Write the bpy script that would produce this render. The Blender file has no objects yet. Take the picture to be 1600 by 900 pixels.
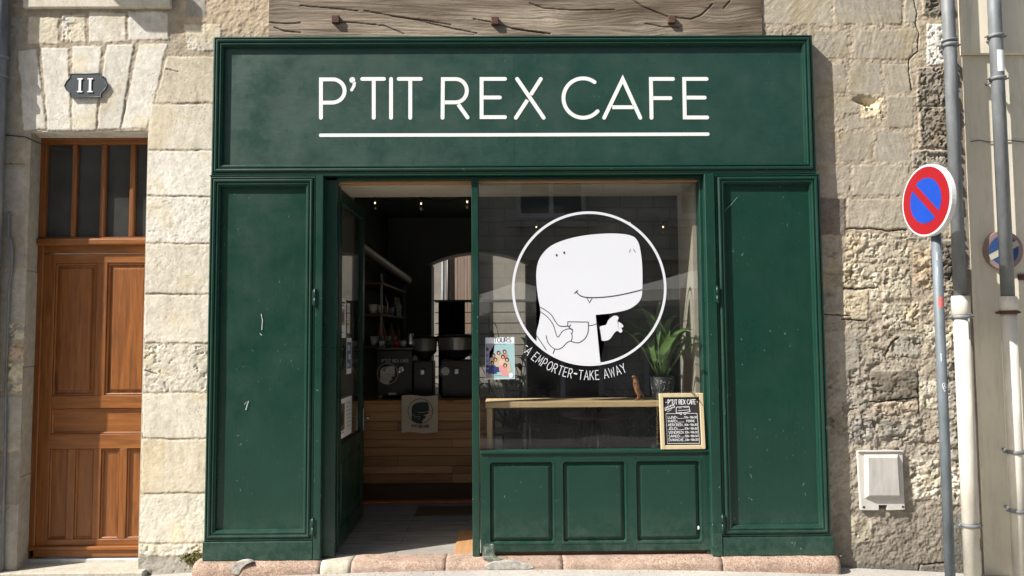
import bpy, bmesh, math, random
import numpy as np
from mathutils import Vector, noise as mnoise

R = math.radians
random.seed(7)
rng = np.random.default_rng(11)

# ------------------------------------------------------------------ camera, world, sun, exposure
CAM_H, CAM_D, F = 1.56, 5.0, 1155.0
PITCH, YAW, ROLL = R(3.43), R(0.508), R(-0.38)
_r = Vector((math.cos(YAW), -math.sin(YAW), 0))
_f = Vector((math.sin(YAW) * math.cos(PITCH), math.cos(YAW) * math.cos(PITCH), math.sin(PITCH)))
_u = _r.cross(_f)
RIGHT = _r * math.cos(ROLL) + _u * math.sin(ROLL)
UP = -_r * math.sin(ROLL) + _u * math.cos(ROLL)
FWD = _f
CAMP = Vector((0, -CAM_D, CAM_H))
scene = bpy.context.scene
cd = bpy.data.cameras.new('camera')
cam = bpy.data.objects.new('camera', cd)
scene.collection.objects.link(cam)
cd.sensor_width = 36
cd.lens = 36 * F / 1600
cd.clip_end = 500
cd.clip_start = 0.05
from mathutils import Matrix
mw = Matrix((RIGHT, UP, -FWD)).transposed().to_4x4()
mw.translation = CAMP
cam.matrix_world = mw
scene.camera = cam

SUN_DIR = Vector((2.1, 1.0, -2.1)).normalized()      # direction the light travels
world = bpy.data.worlds.new("World")
scene.world = world
world.use_nodes = True
wn = world.node_tree.nodes
wl = world.node_tree.links
sky = wn.new('ShaderNodeTexSky')
sky.sky_type = 'NISHITA'
sky.sun_disc = False
sky.sun_elevation = math.asin(-SUN_DIR.z)
sky.sun_rotation = math.atan2(-SUN_DIR.x, -SUN_DIR.y) % (2 * math.pi)
sky.air_density = 1.0
sky.dust_density = 2.5
sky.ozone_density = 0.6
wl.new(sky.outputs[0], wn['Background'].inputs[0])
wn['Background'].inputs[1].default_value = 0.075
sl = bpy.data.lights.new('sun', 'SUN')
sl.energy = 5.0
sl.angle = R(0.5)
sl.color = (1.0, 0.955, 0.89)
so = bpy.data.objects.new('sun', sl)
scene.collection.objects.link(so)
so.rotation_euler = SUN_DIR.to_track_quat('-Z', 'Y').to_euler()
so.location = (-8, -6, 9)
scene.view_settings.view_transform = 'Standard'
scene.view_settings.look = 'None'
scene.view_settings.exposure = 0.88
scene.view_settings.gamma = 1.0
scene.cycles.max_bounces = 8
scene.cycles.transparent_max_bounces = 12
scene.cycles.sample_clamp_indirect = 4.0
scene.cycles.use_denoising = True

# ------------------------------------------------------------------ helpers
C = scene.collection


def W(px, py, y=0.0):
    """point of the plane at depth y that the photograph's pixel (1600 wide) looks at -> (X, Z)"""
    d = FWD * F + RIGHT * (px - 800) + UP * (450 - py)
    t = (y + CAM_D) / d.y
    p = CAMP + d * t
    return p.x, p.z


def WX(px, py, y=0.0): return W(px, py, y)[0]
def WZ(px, py, y=0.0): return W(px, py, y)[1]


def empty(name, loc=(0, 0, 0)):
    o = bpy.data.objects.new(name, None)
    C.objects.link(o)
    o.location = loc
    o.empty_display_size = 0.1
    return o


def tag(o, label=None, cat=None, group=None, kind=None):
    if label: o['label'] = label
    if cat: o['category'] = cat
    if group: o['group'] = group
    if kind: o['kind'] = kind
    return o


def thing(name, loc, label, cat, group=None, rz=0):
    o = empty(name, loc)
    o.rotation_euler.z = rz
    return tag(o, label, cat, group)


class MB:
    def __init__(s):
        s.bm = bmesh.new()
        s.k = 0

    def face(s, vs, mi=0):
        f = s.bm.faces.new([s.bm.verts.new(v) for v in vs])
        f.material_index = mi
        return f

    def box(s, x0, x1, y0, y1, z0, z1, bev=0.0, mi=0, seg=1):
        b = bmesh.new()
        vs = [b.verts.new((x, y, z)) for x in (x0, x1) for y in (y0, y1) for z in (z0, z1)]
        for q in ((0, 1, 3, 2), (4, 6, 7, 5), (0, 4, 5, 1), (2, 3, 7, 6), (0, 2, 6, 4), (1, 5, 7, 3)):
            b.faces.new([vs[i] for i in q])
        bmesh.ops.recalc_face_normals(b, faces=b.faces)
        if bev > 0:
            bmesh.ops.bevel(b, geom=b.edges[:] , offset=bev, segments=seg, affect='EDGES', profile=0.5)
        s.merge(b, mi)
        return s

    def merge(s, b, mi=0, M=None, keep=False):
        mp = {}
        for v in b.verts:
            mp[v] = s.bm.verts.new(M @ v.co if M else v.co)
        for f in b.faces:
            try:
                nf = s.bm.faces.new([mp[v] for v in f.verts])
                nf.material_index = mi if not keep else f.material_index
                nf.smooth = f.smooth
            except ValueError:
                pass
        b.free()

    def prism(s, pts, y0, y1, mi=0, axis='y'):
        """closed outline (x,z) pushed between two depths"""
        n = len(pts)
        def mk(a, b, c):
            return (a, c, b) if axis == 'y' else ((c, a, b) if axis == 'x' else (a, b, c))
        A = [s.bm.verts.new(mk(p[0], p[1], y0)) for p in pts]
        B = [s.bm.verts.new(mk(p[0], p[1], y1)) for p in pts]
        fs = [s.bm.faces.new(A), s.bm.faces.new(B[::-1])]
        for i in range(n):
            fs.append(s.bm.faces.new((A[i], B[i], B[(i + 1) % n], A[(i + 1) % n])))
        for f in fs: f.material_index = mi
        bmesh.ops.recalc_face_normals(s.bm, faces=fs)
        bmesh.ops.triangulate(s.bm, faces=[f for f in fs[:2] if len(f.verts) > 4])
        return s

    def tube(s, pts, r, n=10, mi=0, cap=True, closed=False):
        pts = [Vector(p) for p in pts]
        m = len(pts)
        rs = r if isinstance(r, (list, tuple)) else [r] * m
        rings = []
        ref = None
        for i, p in enumerate(pts):
            if closed:
                d = pts[(i + 1) % m] - pts[i - 1]
            else:
                d = pts[min(i + 1, m - 1)] - pts[max(i - 1, 0)]
            if d.length < 1e-9: d = Vector((0, 0, 1))
            d.normalize()
            if ref is None:
                ref = Vector((0, 0, 1)) if abs(d.z) < 0.9 else Vector((1, 0, 0))
            a = ref - d * ref.dot(d)
            if a.length < 1e-5: a = Vector((1, 0, 0)) - d * d.x
            a.normalize()
            ref = a
            b = d.cross(a)
            rings.append([s.bm.verts.new(p + (a * math.cos(2 * math.pi * k / n) + b * math.sin(2 * math.pi * k / n)) * rs[i]) for k in range(n)])
        for i in range(m if closed else m - 1):
            A, B = rings[i], rings[(i + 1) % m]
            for k in range(n):
                f = s.bm.faces.new((A[k], A[(k + 1) % n], B[(k + 1) % n], B[k]))
                f.smooth = True
                f.material_index = mi
        if cap and not closed:
            for ring in (rings[0][::-1], rings[-1]):
                f = s.bm.faces.new(ring)
                f.material_index = mi
        return s

    def lathe(s, prof, cx=0, cy=0, n=24, mi=0, z0=0):
        """profile (r, z) turned about a vertical axis"""
        rings = []
        for r, z in prof:
            r = max(r, 1e-5)
            rings.append([s.bm.verts.new((cx + r * math.cos(2 * math.pi * k / n), cy + r * math.sin(2 * math.pi * k / n), z0 + z)) for k in range(n)])
        for i in range(len(prof) - 1):
            A, B = rings[i], rings[i + 1]
            for k in range(n):
                f = s.bm.faces.new((A[k], A[(k + 1) % n], B[(k + 1) % n], B[k]))
                f.smooth = True
                f.material_index = mi
        return s

    def frame(s, x0, x1, z0, z1, prof, mi=0, yoff=0.0):
        """moulding with mitred corners: prof = (inset, y) from the outer edge inwards"""
        rings = []
        for u, y in prof:
            rings.append([s.bm.verts.new(p) for p in ((x0 + u, y + yoff, z0 + u), (x1 - u, y + yoff, z0 + u), (x1 - u, y + yoff, z1 - u), (x0 + u, y + yoff, z1 - u))])
        for i in range(len(prof) - 1):
            for k in range(4):
                f = s.bm.faces.new((rings[i][k], rings[i][(k + 1) % 4], rings[i + 1][(k + 1) % 4], rings[i + 1][k]))
                f.material_index = mi
        return s

    def ribbon(s, pts, w, fn=None, mi=0, y=0.0, capn=6, caps=(True, True)):
        """painted or cut stroke with round ends; pts (u,v); fn(u,v,k)->xyz"""
        s.k += 1
        k = s.k
        if fn is None:
            fn = lambda u, v, k: (u, y - (k % 6) * 0.00015, v)
        P = [Vector(p) for p in pts]
        h = w / 2
        if len(P) == 1:
            P = [P[0], P[0] + Vector((1e-4, 0))]
        L, Rr = [], []
        for i, p in enumerate(P):
            a = (P[i] - P[i - 1]).normalized() if i > 0 else None
            b = (P[i + 1] - P[i]).normalized() if i < len(P) - 1 else None
            if a is None: t = b; sc = 1
            elif b is None: t = a; sc = 1
            else:
                t = (a + b)
                if t.length < 1e-6: t = a
                t.normalize()
                sc = 1 / max(0.34, t.dot(a))
            nrm = Vector((-t.y, t.x)) * h * sc
            L.append(p + nrm)
            Rr.append(p - nrm)
        out = []
        d = (P[0] - P[1]).normalized()
        ang = math.atan2(d.y, d.x)
        c0 = [P[0] + Vector((math.cos(ang + t), math.sin(ang + t))) * h for t in [math.pi / 2 - math.pi * j / capn for j in range(1, capn)]]
        d = (P[-1] - P[-2]).normalized()
        ang = math.atan2(d.y, d.x)
        c1 = [P[-1] + Vector((math.cos(ang + t), math.sin(ang + t))) * h for t in [math.pi / 2 - math.pi * j / capn for j in range(1, capn)]]
        V = lambda q: s.bm.verts.new(fn(q.x, q.y, k))
        vl = [V(q) for q in L]
        vr = [V(q) for q in Rr]
        fs = []
        for i in range(len(P) - 1):
            fs.append(s.bm.faces.new((vl[i], vl[i + 1], vr[i + 1], vr[i])))
        if caps[0]: fs.append(s.bm.faces.new([vl[0], vr[0]] + [V(q) for q in c0]))
        if caps[1]: fs.append(s.bm.faces.new([vr[-1], vl[-1]] + [V(q) for q in c1]))
        for f in fs: f.material_index = mi
        return s

    def poly(s, pts, fn=None, mi=0, y=0.0):
        s.k += 1
        k = s.k
        if fn is None:
            fn = lambda u, v, k: (u, y - (k % 6) * 0.00015, v)
        f = s.bm.faces.new([s.bm.verts.new(fn(p[0], p[1], k)) for p in pts])
        f.material_index = mi
        if len(pts) > 4:
            bmesh.ops.triangulate(s.bm, faces=[f])
        return s

    def xf(s, M):
        bmesh.ops.transform(s.bm, matrix=M, verts=s.bm.verts)
        return s

    def build(s, name, mats, parent=None, smooth_angle=None, offset=True):
        me = bpy.data.meshes.new(name)
        s.bm.to_mesh(me)
        s.bm.free()
        if not isinstance(mats, (list, tuple)): mats = [mats]
        for m in mats: me.materials.append(m)
        o = bpy.data.objects.new(name, me)
        C.objects.link(o)
        if parent is not None:
            o.parent = parent
            if offset:      # geometry is given in world space: shift it under the parent
                T = Matrix.Identity(4)
                q = parent
                while q is not None:
                    T = Matrix.LocRotScale(q.location, q.rotation_euler, None) @ T
                    q = q.parent
                me.transform(T.inverted())
        return o


def arc(cx, cy, rx, ry, a0, a1, n=14):
    return [(cx + rx * math.cos(R(a0 + (a1 - a0) * i / n)), cy + ry * math.sin(R(a0 + (a1 - a0) * i / n))) for i in range(n + 1)]


def smooth_poly(pts, closed=True, n=5):
    """Catmull-Rom through the points"""
    P = [Vector(p) for p in pts]
    m = len(P)
    out = []
    rngi = range(m) if closed else range(m - 1)
    for i in rngi:
        if closed: a, b, c, d = P[i - 1], P[i], P[(i + 1) % m], P[(i + 2) % m]
        else: a, b, c, d = P[max(i - 1, 0)], P[i], P[i + 1], P[min(i + 2, m - 1)]
        for j in range(n):
            t = j / n
            out.append(tuple(0.5 * ((2 * b) + (c - a) * t + (2 * a - 5 * b + 4 * c - d) * t * t + (3 * b - a - 3 * c + d) * t ** 3)))
    if not closed: out.append(tuple(P[-1]))
    return out


# ------------------------------------------------------------------ stroke lettering (4 wide, 6 high)
def _a(cx, cy, rx, ry, a0, a1, n=8): return arc(cx, cy, rx, ry, a0, a1, n)
FONT = {
 'A': [[(0,0),(2,6),(4,0)],[(.7,2),(3.3,2)]], 'B': [[(0,0),(0,6)],[(0,6),(2,6)]+_a(2,4.6,1.5,1.4,90,-90)+[(0,3.2)],[(0,3.2),(2,3.2)]+_a(2,1.6,1.9,1.6,90,-90)+[(0,0)]],
 'C': [_a(2.3,3,2.3,3,50,310)], 'D': [[(0,0),(0,6)],[(0,6),(1.2,6)]+_a(1.2,3,2.6,3,90,-90)+[(0,0)]],
 'E': [[(0,0),(0,6)],[(0,6),(3.2,6)],[(0,3),(2.7,3)],[(0,0),(3.2,0)]], 'F': [[(0,0),(0,6)],[(0,6),(3.2,6)],[(0,3),(2.7,3)]],
 'G': [_a(2.3,3,2.3,3,50,340)+[(2.6,2.4)]], 'H': [[(0,0),(0,6)],[(3.6,0),(3.6,6)],[(0,3),(3.6,3)]], 'I': [[(1,0),(1,6)]],
 'J': [[(2.5,6),(2.5,1.6)]+_a(1.3,1.6,1.2,1.6,0,-160)], 'K': [[(0,0),(0,6)],[(3.4,6),(0,2.6)],[(1.1,3.6),(3.6,0)]], 'L': [[(0,6),(0,0),(3,0)]],
 'M': [[(0,0),(.4,6),(2.2,1.5),(4,6),(4.4,0)]], 'N': [[(0,0),(0,6),(3.6,0),(3.6,6)]], 'O': [_a(2.2,3,2.2,3,0,360,14)],
 'P': [[(0,0),(0,6)],[(0,6),(1.6,6)]+_a(1.6,4.3,1.8,1.7,90,-90)+[(0,2.6)]], 'Q': [_a(2.2,3,2.2,3,0,360,14),[(2.6,1.5),(4.2,-.4)]],
 'R': [[(0,0),(0,6)],[(0,6),(1.6,6)]+_a(1.6,4.4,1.8,1.6,90,-90)+[(0,2.8)],[(1.7,2.8),(3.6,0)]],
 'S': [_a(1.9,4.4,1.6,1.6,30,270)[:-1]+_a(1.9,1.5,1.7,1.5,90,-150)], 'T': [[(0,6),(4,6)],[(2,6),(2,0)]], 'U': [[(0,6),(0,2)]+_a(1.8,2,1.8,2,180,360)+[(3.6,6)]],
 'V': [[(0,6),(2,0),(4,6)]], 'W': [[(0,6),(1.3,0),(2.6,5),(3.9,0),(5.2,6)]], 'X': [[(0,6),(3.8,0)],[(3.8,6),(0,0)]], 'Y': [[(0,6),(2,3),(2,0)],[(4,6),(2,3)]], 'Z': [[(0,6),(3.6,6),(0,0),(3.6,0)]],
 '0': [_a(1.7,3,1.7,3,0,360,12)], '1': [[(.2,4.8),(1.4,6),(1.4,0)]], '2': [_a(1.7,4.4,1.6,1.6,160,-30)+[(0,0),(3.4,0)]], '3': [_a(1.5,4.5,1.5,1.5,150,-90)+_a(1.5,1.5,1.7,1.5,90,-150)],
 '4': [[(2.6,0),(2.6,6),(0,1.8),(3.6,1.8)]], '5': [[(3.2,6),(.4,6),(.2,3.4)]+_a(1.5,1.9,1.8,1.9,110,-150)], '6': [[(2.8,6),(.4,3),(.1,1.8)]+_a(1.7,1.7,1.7,1.7,170,-190)],
 '7': [[(0,6),(3.4,6),(1.2,0)]], '8': [_a(1.7,4.5,1.4,1.4,0,360,10),_a(1.7,1.6,1.7,1.6,0,360,10)], '9': [_a(1.7,4.3,1.6,1.7,0,360,10),[(3.2,4.3),(2.6,0)]],
 'h': [[(0,0),(0,5.6)],[(0,2.4),(1.4,3.4),(2.4,2.6),(2.4,0)]], 'i': [[(.6,0),(.6,3.6)],[(.6,5.2),(.6,5.3)]], '-': [[(.3,3),(2.6,3)]], '_': [[(0,0),(3.4,0)]], '.': [[(.5,3),(.7,3)]],
 "'": [[(.8,6.2),(.3,4.6)]], '!': [[(.5,6),(.5,2)],[(.5,0),(.5,.1)]], ' ': [], '`': [],
}
WID = {'I': 2, 'i': 1.3, 'M': 4.4, 'W': 5.2, ' ': 1.8, '-': 3, '_': 3.6, '.': 1.3, "'": 1, 'J': 2.8, '1': 1.9, 'E': 3.2, 'F': 3.1, 'L': 3, 'h': 2.6, '0': 3.4, 'O': 4.3, '3': 3.3, '8': 3.4}


def text_width(t, h, gap=1.2):
    return sum((WID.get(c, 3.8) + gap) for c in t) * h / 6 - gap * h / 6


def write(mb, t, u0, v0, h, w, fn=None, y=0.0, mi=0, gap=1.2, sx=1.0, jit=0.0, slope=0.0):
    u = 0
    for c in t:
        dv = random.uniform(-jit, jit) * h
        for st in FONT.get(c, []):
            pts = [(u0 + (u + p[0] * h / 6) * sx, v0 + dv + p[1] * h / 6 + slope * (u + p[0] * h / 6) * sx) for p in st]
            mb.ribbon(pts, w, fn, mi, y, capn=3)
        u += (WID.get(c, 3.8) + gap) * h / 6
    return mb


# ------------------------------------------------------------------ materials
class NT:
    def __init__(s, name):
        s.m = bpy.data.materials.new(name)
        s.m.use_nodes = True
        s.t = s.m.node_tree
        s.b = s.t.nodes['Principled BSDF']
        s.tc = s.t.nodes.new('ShaderNodeTexCoord')
        s.geo = s.tc.outputs['Object']

    def n(s, typ, **kw):
        nd = s.t.nodes.new(typ)
        for k, v in kw.items(): setattr(nd, k, v)
        return nd

    def l(s, a, b): s.t.links.new(a, b)

    def mapping(s, sc=(1, 1, 1), rot=(0, 0, 0), loc=(0, 0, 0), src=None):
        m = s.n('ShaderNodeMapping')
        m.inputs['Scale'].default_value = sc
        m.inputs['Rotation'].default_value = rot
        m.inputs['Location'].default_value = loc
        s.l(src or s.geo, m.inputs[0])
        return m.outputs[0]

    def noise(s, scale, detail=6, rough=0.6, vec=None, dist=0.0):
        nd = s.n('ShaderNodeTexNoise')
        nd.inputs['Scale'].default_value = scale
        nd.inputs['Detail'].default_value = detail
        nd.inputs['Roughness'].default_value = rough
        nd.inputs['Distortion'].default_value = dist
        s.l(vec or s.geo, nd.inputs['Vector'])
        return nd.outputs[0]

    def voro(s, scale, vec=None, feature='F1', out=0):
        nd = s.n('ShaderNodeTexVoronoi')
        nd.feature = feature
        nd.inputs['Scale'].default_value = scale
        s.l(vec or s.geo, nd.inputs['Vector'])
        return nd.outputs[out]

    def ramp(s, fac, stops):
        r = s.n('ShaderNodeValToRGB')
        el = r.color_ramp.elements
        while len(el) < len(stops): el.new(0.5)
        for e, (p, c) in zip(el, stops):
            e.position = p
            e.color = (*c, 1) if len(c) == 3 else c
        s.l(fac, r.inputs[0])
        return r.outputs[0]

    def mix(s, fac, a, b, typ='MIX'):
        m = s.n('ShaderNodeMix')
        m.data_type = 'RGBA'
        m.blend_type = typ
        for v, i in ((fac, 0), (a, 6), (b, 7)):
            if isinstance(v, (int, float)): m.inputs[i].default_value = v
            elif isinstance(v, tuple): m.inputs[i].default_value = (*v, 1) if len(v) == 3 else v
            else: s.l(v, m.inputs[i])
        return m.outputs[2]

    def math(s, op, a, b=0.0):
        m = s.n('ShaderNodeMath')
        m.operation = op
        for v, i in ((a, 0), (b, 1)):
            if isinstance(v, (int, float)): m.inputs[i].default_value = v
            else: s.l(v, m.inputs[i])
        return m.outputs[0]

    def bump(s, h, strength, dist=0.01, prev=None):
        b = s.n('ShaderNodeBump')
        b.inputs['Strength'].default_value = strength
        b.inputs['Distance'].default_value = dist
        s.l(h, b.inputs['Height'])
        if prev is not None: s.l(prev, b.inputs['Normal'])
        return b.outputs[0]

    def done(s, col=None, rough=None, nrm=None, metal=0.0, spec=0.5, coat=0):
        for v, k in ((col, 'Base Color'), (rough, 'Roughness'), (nrm, 'Normal')):
            if v is None: continue
            if isinstance(v, (int, float)): s.b.inputs[k].default_value = v
            elif isinstance(v, tuple): s.b.inputs[k].default_value = (*v, 1)
            else: s.l(v, s.b.inputs[k])
        s.b.inputs['Metallic'].default_value = metal
        s.b.inputs['Specular IOR Level'].default_value = spec
        s.b.inputs['Coat Weight'].default_value = coat
        return s.m


def simple(name, col, rough=0.6, var=0.25, scale=8, bump=0.15, bscale=60, metal=0.0, spec=0.5, stretch=(1, 1, 1)):
    t = NT(name)
    v = t.mapping(stretch)
    n1 = t.noise(scale, 5, 0.6, v)
    c = t.ramp(n1, [(0.25, tuple(x * (1 - var) for x in col)), (0.75, tuple(min(1, x * (1 + var)) for x in col))])
    n2 = t.noise(bscale, 4, 0.6, v)
    return t.done(c, rough, t.bump(n2, bump, 0.004), metal, spec)


def green_paint(name, col=(0.0058, 0.0345, 0.0235), worn=0.45, axis='z', rough=0.36, spec=0.34):
    t = NT(name)
    st = (26, 26, 1.0) if axis == 'z' else (1.0, 26, 26)
    v = t.mapping(st)
    big = t.noise(1.7, 7, 0.7, None, 0.8)
    brush = t.noise(7, 6, 0.7, v)
    c1 = t.mix(t.ramp(big, [(0.36, (0, 0, 0)), (0.66, (1, 1, 1))]), tuple(x * 0.92 for x in col), tuple(x * 1.08 + 0.001 for x in col))
    c2 = t.mix(t.ramp(brush, [(0.45, (0, 0, 0)), (0.75, (0.5, 0.5, 0.5))]), c1, tuple(x * 1.3 + 0.003 for x in col))
    # chips and specks of pale undercoat
    sp = t.noise(46, 2, 0.5, t.mapping((1, 1, 0.7)))
    msk = t.noise(2.1, 4, 0.7, t.mapping((1, 1, 1), loc=(4, 2, 7)))
    ch = t.math('MULTIPLY', t.ramp(sp, [(0.715, (0, 0, 0)), (0.735, (1, 1, 1))]), t.ramp(msk, [(0.47, (0, 0, 0)), (0.56, (worn, worn, worn))]))
    c3 = t.mix(ch, c2, (0.16, 0.27, 0.23))
    # fine rubbed scratches running with the grain, and splashed dust low down
    sc = t.noise(11, 2, 0.5, t.mapping((3, 3, 60) if axis == 'x' else (60, 3, 3), loc=(1, 2, 3)))
    scm = t.math('MULTIPLY', t.ramp(sc, [(0.70, (0,) * 3), (0.73, (worn * .5,) * 3)]), t.ramp(t.noise(3, 4, .7, t.mapping(loc=(9, 9, 9))), [(0.5, (0,) * 3), (0.6, (1,) * 3)]))
    c3 = t.mix(scm, c3, (0.10, 0.20, 0.16))
    sep = t.n('ShaderNodeSeparateXYZ')
    t.l(t.geo, sep.inputs[0])
    lowm = t.ramp(sep.outputs['Z'], [(0.06, (0.42,) * 3), (0.42, (0.0,) * 3)])
    dust = t.math('MULTIPLY', lowm, t.ramp(t.noise(9, 8, 0.8), [(0.42, (0,) * 3), (0.62, (1,) * 3)]))
    c4 = t.mix(dust, c3, (0.10, 0.14, 0.115))
    rg = t.ramp(t.noise(4, 7, 0.7), [(0.35, (rough * 0.75,) * 3), (0.65, (rough * 1.35,) * 3)])
    b1 = t.bump(brush, 0.16, 0.003)
    b2 = t.bump(t.noise(2.5, 3, 0.5), 0.3, 0.02, b1)
    return t.done(c4, rg, b2, 0, spec, 0.0)


def wood(name, dark, light, axis='x', rough=0.5, scale=1.0, bump=0.2, knots=False, spec=0.4, planks=None):
    t = NT(name)
    st = {'x': (1.2, 16, 16), 'z': (16, 16, 1.2), 'y': (16, 1.2, 16)}[axis]
    v = t.mapping(tuple(a * scale for a in st))
    g = t.noise(2.2, 8, 0.65, v, 0.9)
    big = t.noise(1.3, 4, 0.6)
    c = t.ramp(g, [(0.28, dark), (0.72, light)])
    c = t.mix(t.ramp(big, [(0.3, (0, 0, 0)), (0.7, (0.45, 0.45, 0.45))]), c, tuple(a * 0.75 for a in light))
    if knots:
        kv = t.voro(2.6, t.mapping((1.0, 1, 2.6)))
        c = t.mix(t.ramp(kv, [(0.05, (0.9, 0.9, 0.9)), (0.16, (0, 0, 0))]), c, tuple(a * 0.5 for a in dark))
    return t.done(c, rough, t.bump(g, bump, 0.003), 0, spec)


def stone_vc(name, bscale=90, bump=0.5, rough=0.92):
    """stone whose own block colours come from the mesh, broken up by fine noise, pits and rain streaks"""
    t = NT(name)
    at = t.n('ShaderNodeAttribute', attribute_name='stone')
    f1 = t.noise(16, 9, 0.75)
    f2 = t.noise(150, 5, 0.75)
    c = t.mix(t.ramp(f1, [(0.36, (0, 0, 0)), (0.62, (1, 1, 1))]), t.mix(1.0, at.outputs[0], (0.84, 0.82, 0.79), 'MULTIPLY'), t.mix(1.0, at.outputs[0], (1.10, 1.10, 1.10), 'MULTIPLY'))
    # small dark pores, denser in patches
    pore = t.noise(85, 3, 0.55, None, 0.4)
    dens = t.noise(3.5, 4, 0.6, t.mapping(loc=(3, 5, 1)))
    pm = t.math('MULTIPLY', t.ramp(pore, [(0.60, (0,) * 3), (0.66, (1,) * 3)]), t.ramp(dens, [(0.48, (0,) * 3), (0.62, (1,) * 3)]))
    c = t.mix(t.math('MULTIPLY', pm, 0.6), c, t.mix(1.0, c, (0.45, 0.38, 0.30), 'MULTIPLY'))
    # grey dirt carried down by rain
    dirt = t.noise(3.2, 6, 0.7, t.mapping((2.2, 1, .55)))
    c = t.mix(t.ramp(dirt, [(0.54, (0,) * 3), (0.74, (0.55,) * 3)]), c, t.mix(1.0, c, (0.66, 0.64, 0.62), 'MULTIPLY'))
    b = t.bump(f2, bump * 0.5, 0.004)
    b = t.bump(t.noise(75, 8, 0.8, t.mapping((1, 1, 1.5))), bump * 0.42, 0.005, b)
    b = t.bump(t.math('SUBTRACT', 1.0, pm), bump * 0.9, 0.006, b)
    return t.done(c, rough, b, 0, 0.12)


def glass_mat(name, tint=(1, 1, 1), gloss=1.0, dirt=0.02, ior=1.7):
    t = NT(name)
    nt = t.t
    tr = t.n('ShaderNodeBsdfTransparent')
    tr.inputs[0].default_value = (*tint, 1)
    gl = t.n('ShaderNodeBsdfGlossy')
    gl.inputs['Roughness'].default_value = 0.0
    gl.inputs['Color'].default_value = (gloss, gloss, gloss, 1)
    lw = t.n('ShaderNodeLayerWeight')
    lw.inputs[0].default_value = 0.5
    class _O: pass
    fr = _O()
    fr.outputs = [t.math('ADD', t.math('MULTIPLY', t.math('POWER', lw.outputs['Facing'], 4.0), 0.75), ((ior - 1) / (ior + 1)) ** 2)]
    mx = t.n('ShaderNodeMixShader')
    nt.links.new(fr.outputs[0], mx.inputs[0])
    nt.links.new(tr.outputs[0], mx.inputs[1])
    nt.links.new(gl.outputs[0], mx.inputs[2])
    df = t.n('ShaderNodeBsdfDiffuse')
    df.inputs[0].default_value = (0.5, 0.5, 0.48, 1)
    m2 = t.n('ShaderNodeMixShader')
    dn = t.ramp(t.noise(3, 6, 0.7), [(0.35, (0, 0, 0)), (0.8, (dirt,) * 3)])
    nt.links.new(dn, m2.inputs[0])
    nt.links.new(mx.outputs[0], m2.inputs[1])
    nt.links.new(df.outputs[0], m2.inputs[2])
    out = nt.nodes['Material Output']
    nt.links.new(m2.outputs[0], out.inputs[0])
    return t.m


M = {}
M['green_z'] = green_paint('green_paint_upright', axis='z')
M['green_x'] = green_paint('green_paint_level', axis='x')
M['green_sign'] = green_paint('green_paint_sign', col=(0.0095, 0.042, 0.031), axis='x', worn=0.2, rough=0.46, spec=0.48)
M['green_old'] = green_paint('green_paint_chipped', worn=1.0, axis='z')
M['stone'] = stone_vc('limestone')
M['white'] = simple('white_vinyl', (0.62, 0.64, 0.69), 0.5, 0.02, 3, 0.0)
M['white_paint'] = simple('white_sign_paint', (0.74, 0.74, 0.74), 0.5, 0.03, 5, 0.0)
M['ink'] = simple('dark_ink', (0.03, 0.03, 0.035), 0.5, 0.05, 5, 0.0)
M['door_wood_z'] = wood('varnished_door_wood_upright', (0.07, 0.020, 0.004), (0.30, 0.104, 0.019), 'z', 0.42, 1.0, 0.12, spec=0.5)
M['door_wood_x'] = wood('varnished_door_wood_level', (0.085, 0.026, 0.005), (0.33, 0.116, 0.022), 'x', 0.42, 1.0, 0.12, spec=0.5)
M['pine'] = wood('pine', (0.50, 0.34, 0.17), (0.66, 0.49, 0.28), 'x', 0.55, 0.8, 0.1)
M['pine_z'] = wood('pine_upright', (0.50, 0.34, 0.17), (0.66, 0.49, 0.28), 'z', 0.55, 0.8, 0.1)
M['plank'] = wood('counter_plank_wood', (0.22, 0.10, 0.04), (0.46, 0.25, 0.11), 'x', 0.55, 0.7, 0.15, knots=True)
M['dark_wood'] = wood('dark_wood', (0.04, 0.022, 0.012), (0.09, 0.05, 0.03), 'x', 0.5)
M['zinc'] = simple('weathered_zinc_pipe', (0.165, 0.18, 0.19), 0.6, 0.45, 9, 0.3, 40, 0.15, 0.5, (1, 1, 0.4))
M['cream_pipe'] = simple('cream_painted_pipe', (0.56, 0.535, 0.465), 0.5, 0.28, 9, 0.15, 50, 0, 0.5, (1, 1, 0.35))
M['galv'] = simple('galvanised_post', (0.13, 0.155, 0.175), 0.6, 0.4, 12, 0.15, 80, 0.2, 0.5, (1, 1, 0.35))
M['black'] = simple('black_metal', (0.012, 0.012, 0.014), 0.4, 0.2, 10, 0.05)
M['chrome'] = simple('brushed_steel', (0.55, 0.55, 0.55), 0.28, 0.1, 20, 0.05, 80, 1.0)
M['rust'] = simple('rusted_iron', (0.075, 0.036, 0.024), 0.9, 0.5, 40, 0.6, 120)
M['glass'] = glass_mat('window_glass', (0.95, 0.96, 0.955), 1.0, 0.016, 1.74)
M['door_glass'] = glass_mat('door_glass', (0.86, 0.88, 0.86), 0.8, 0.03)
M['jar_glass'] = glass_mat('jar_glass', (0.86, 0.93, 0.9), 1.0, 0.10, 1.9)
M['paper'] = simple('white_paper', (0.75, 0.76, 0.78), 0.7, 0.04, 6, 0.02)
M['plaster'] = simple('beige_plaster', (0.42, 0.38, 0.31), 0.9, 0.12, 4, 0.2, 40)
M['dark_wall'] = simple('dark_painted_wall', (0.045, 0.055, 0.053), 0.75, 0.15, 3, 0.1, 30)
M['grey_wall'] = simple('grey_painted_wall', (0.11, 0.112, 0.105), 0.8, 0.12, 3, 0.1, 30)


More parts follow.
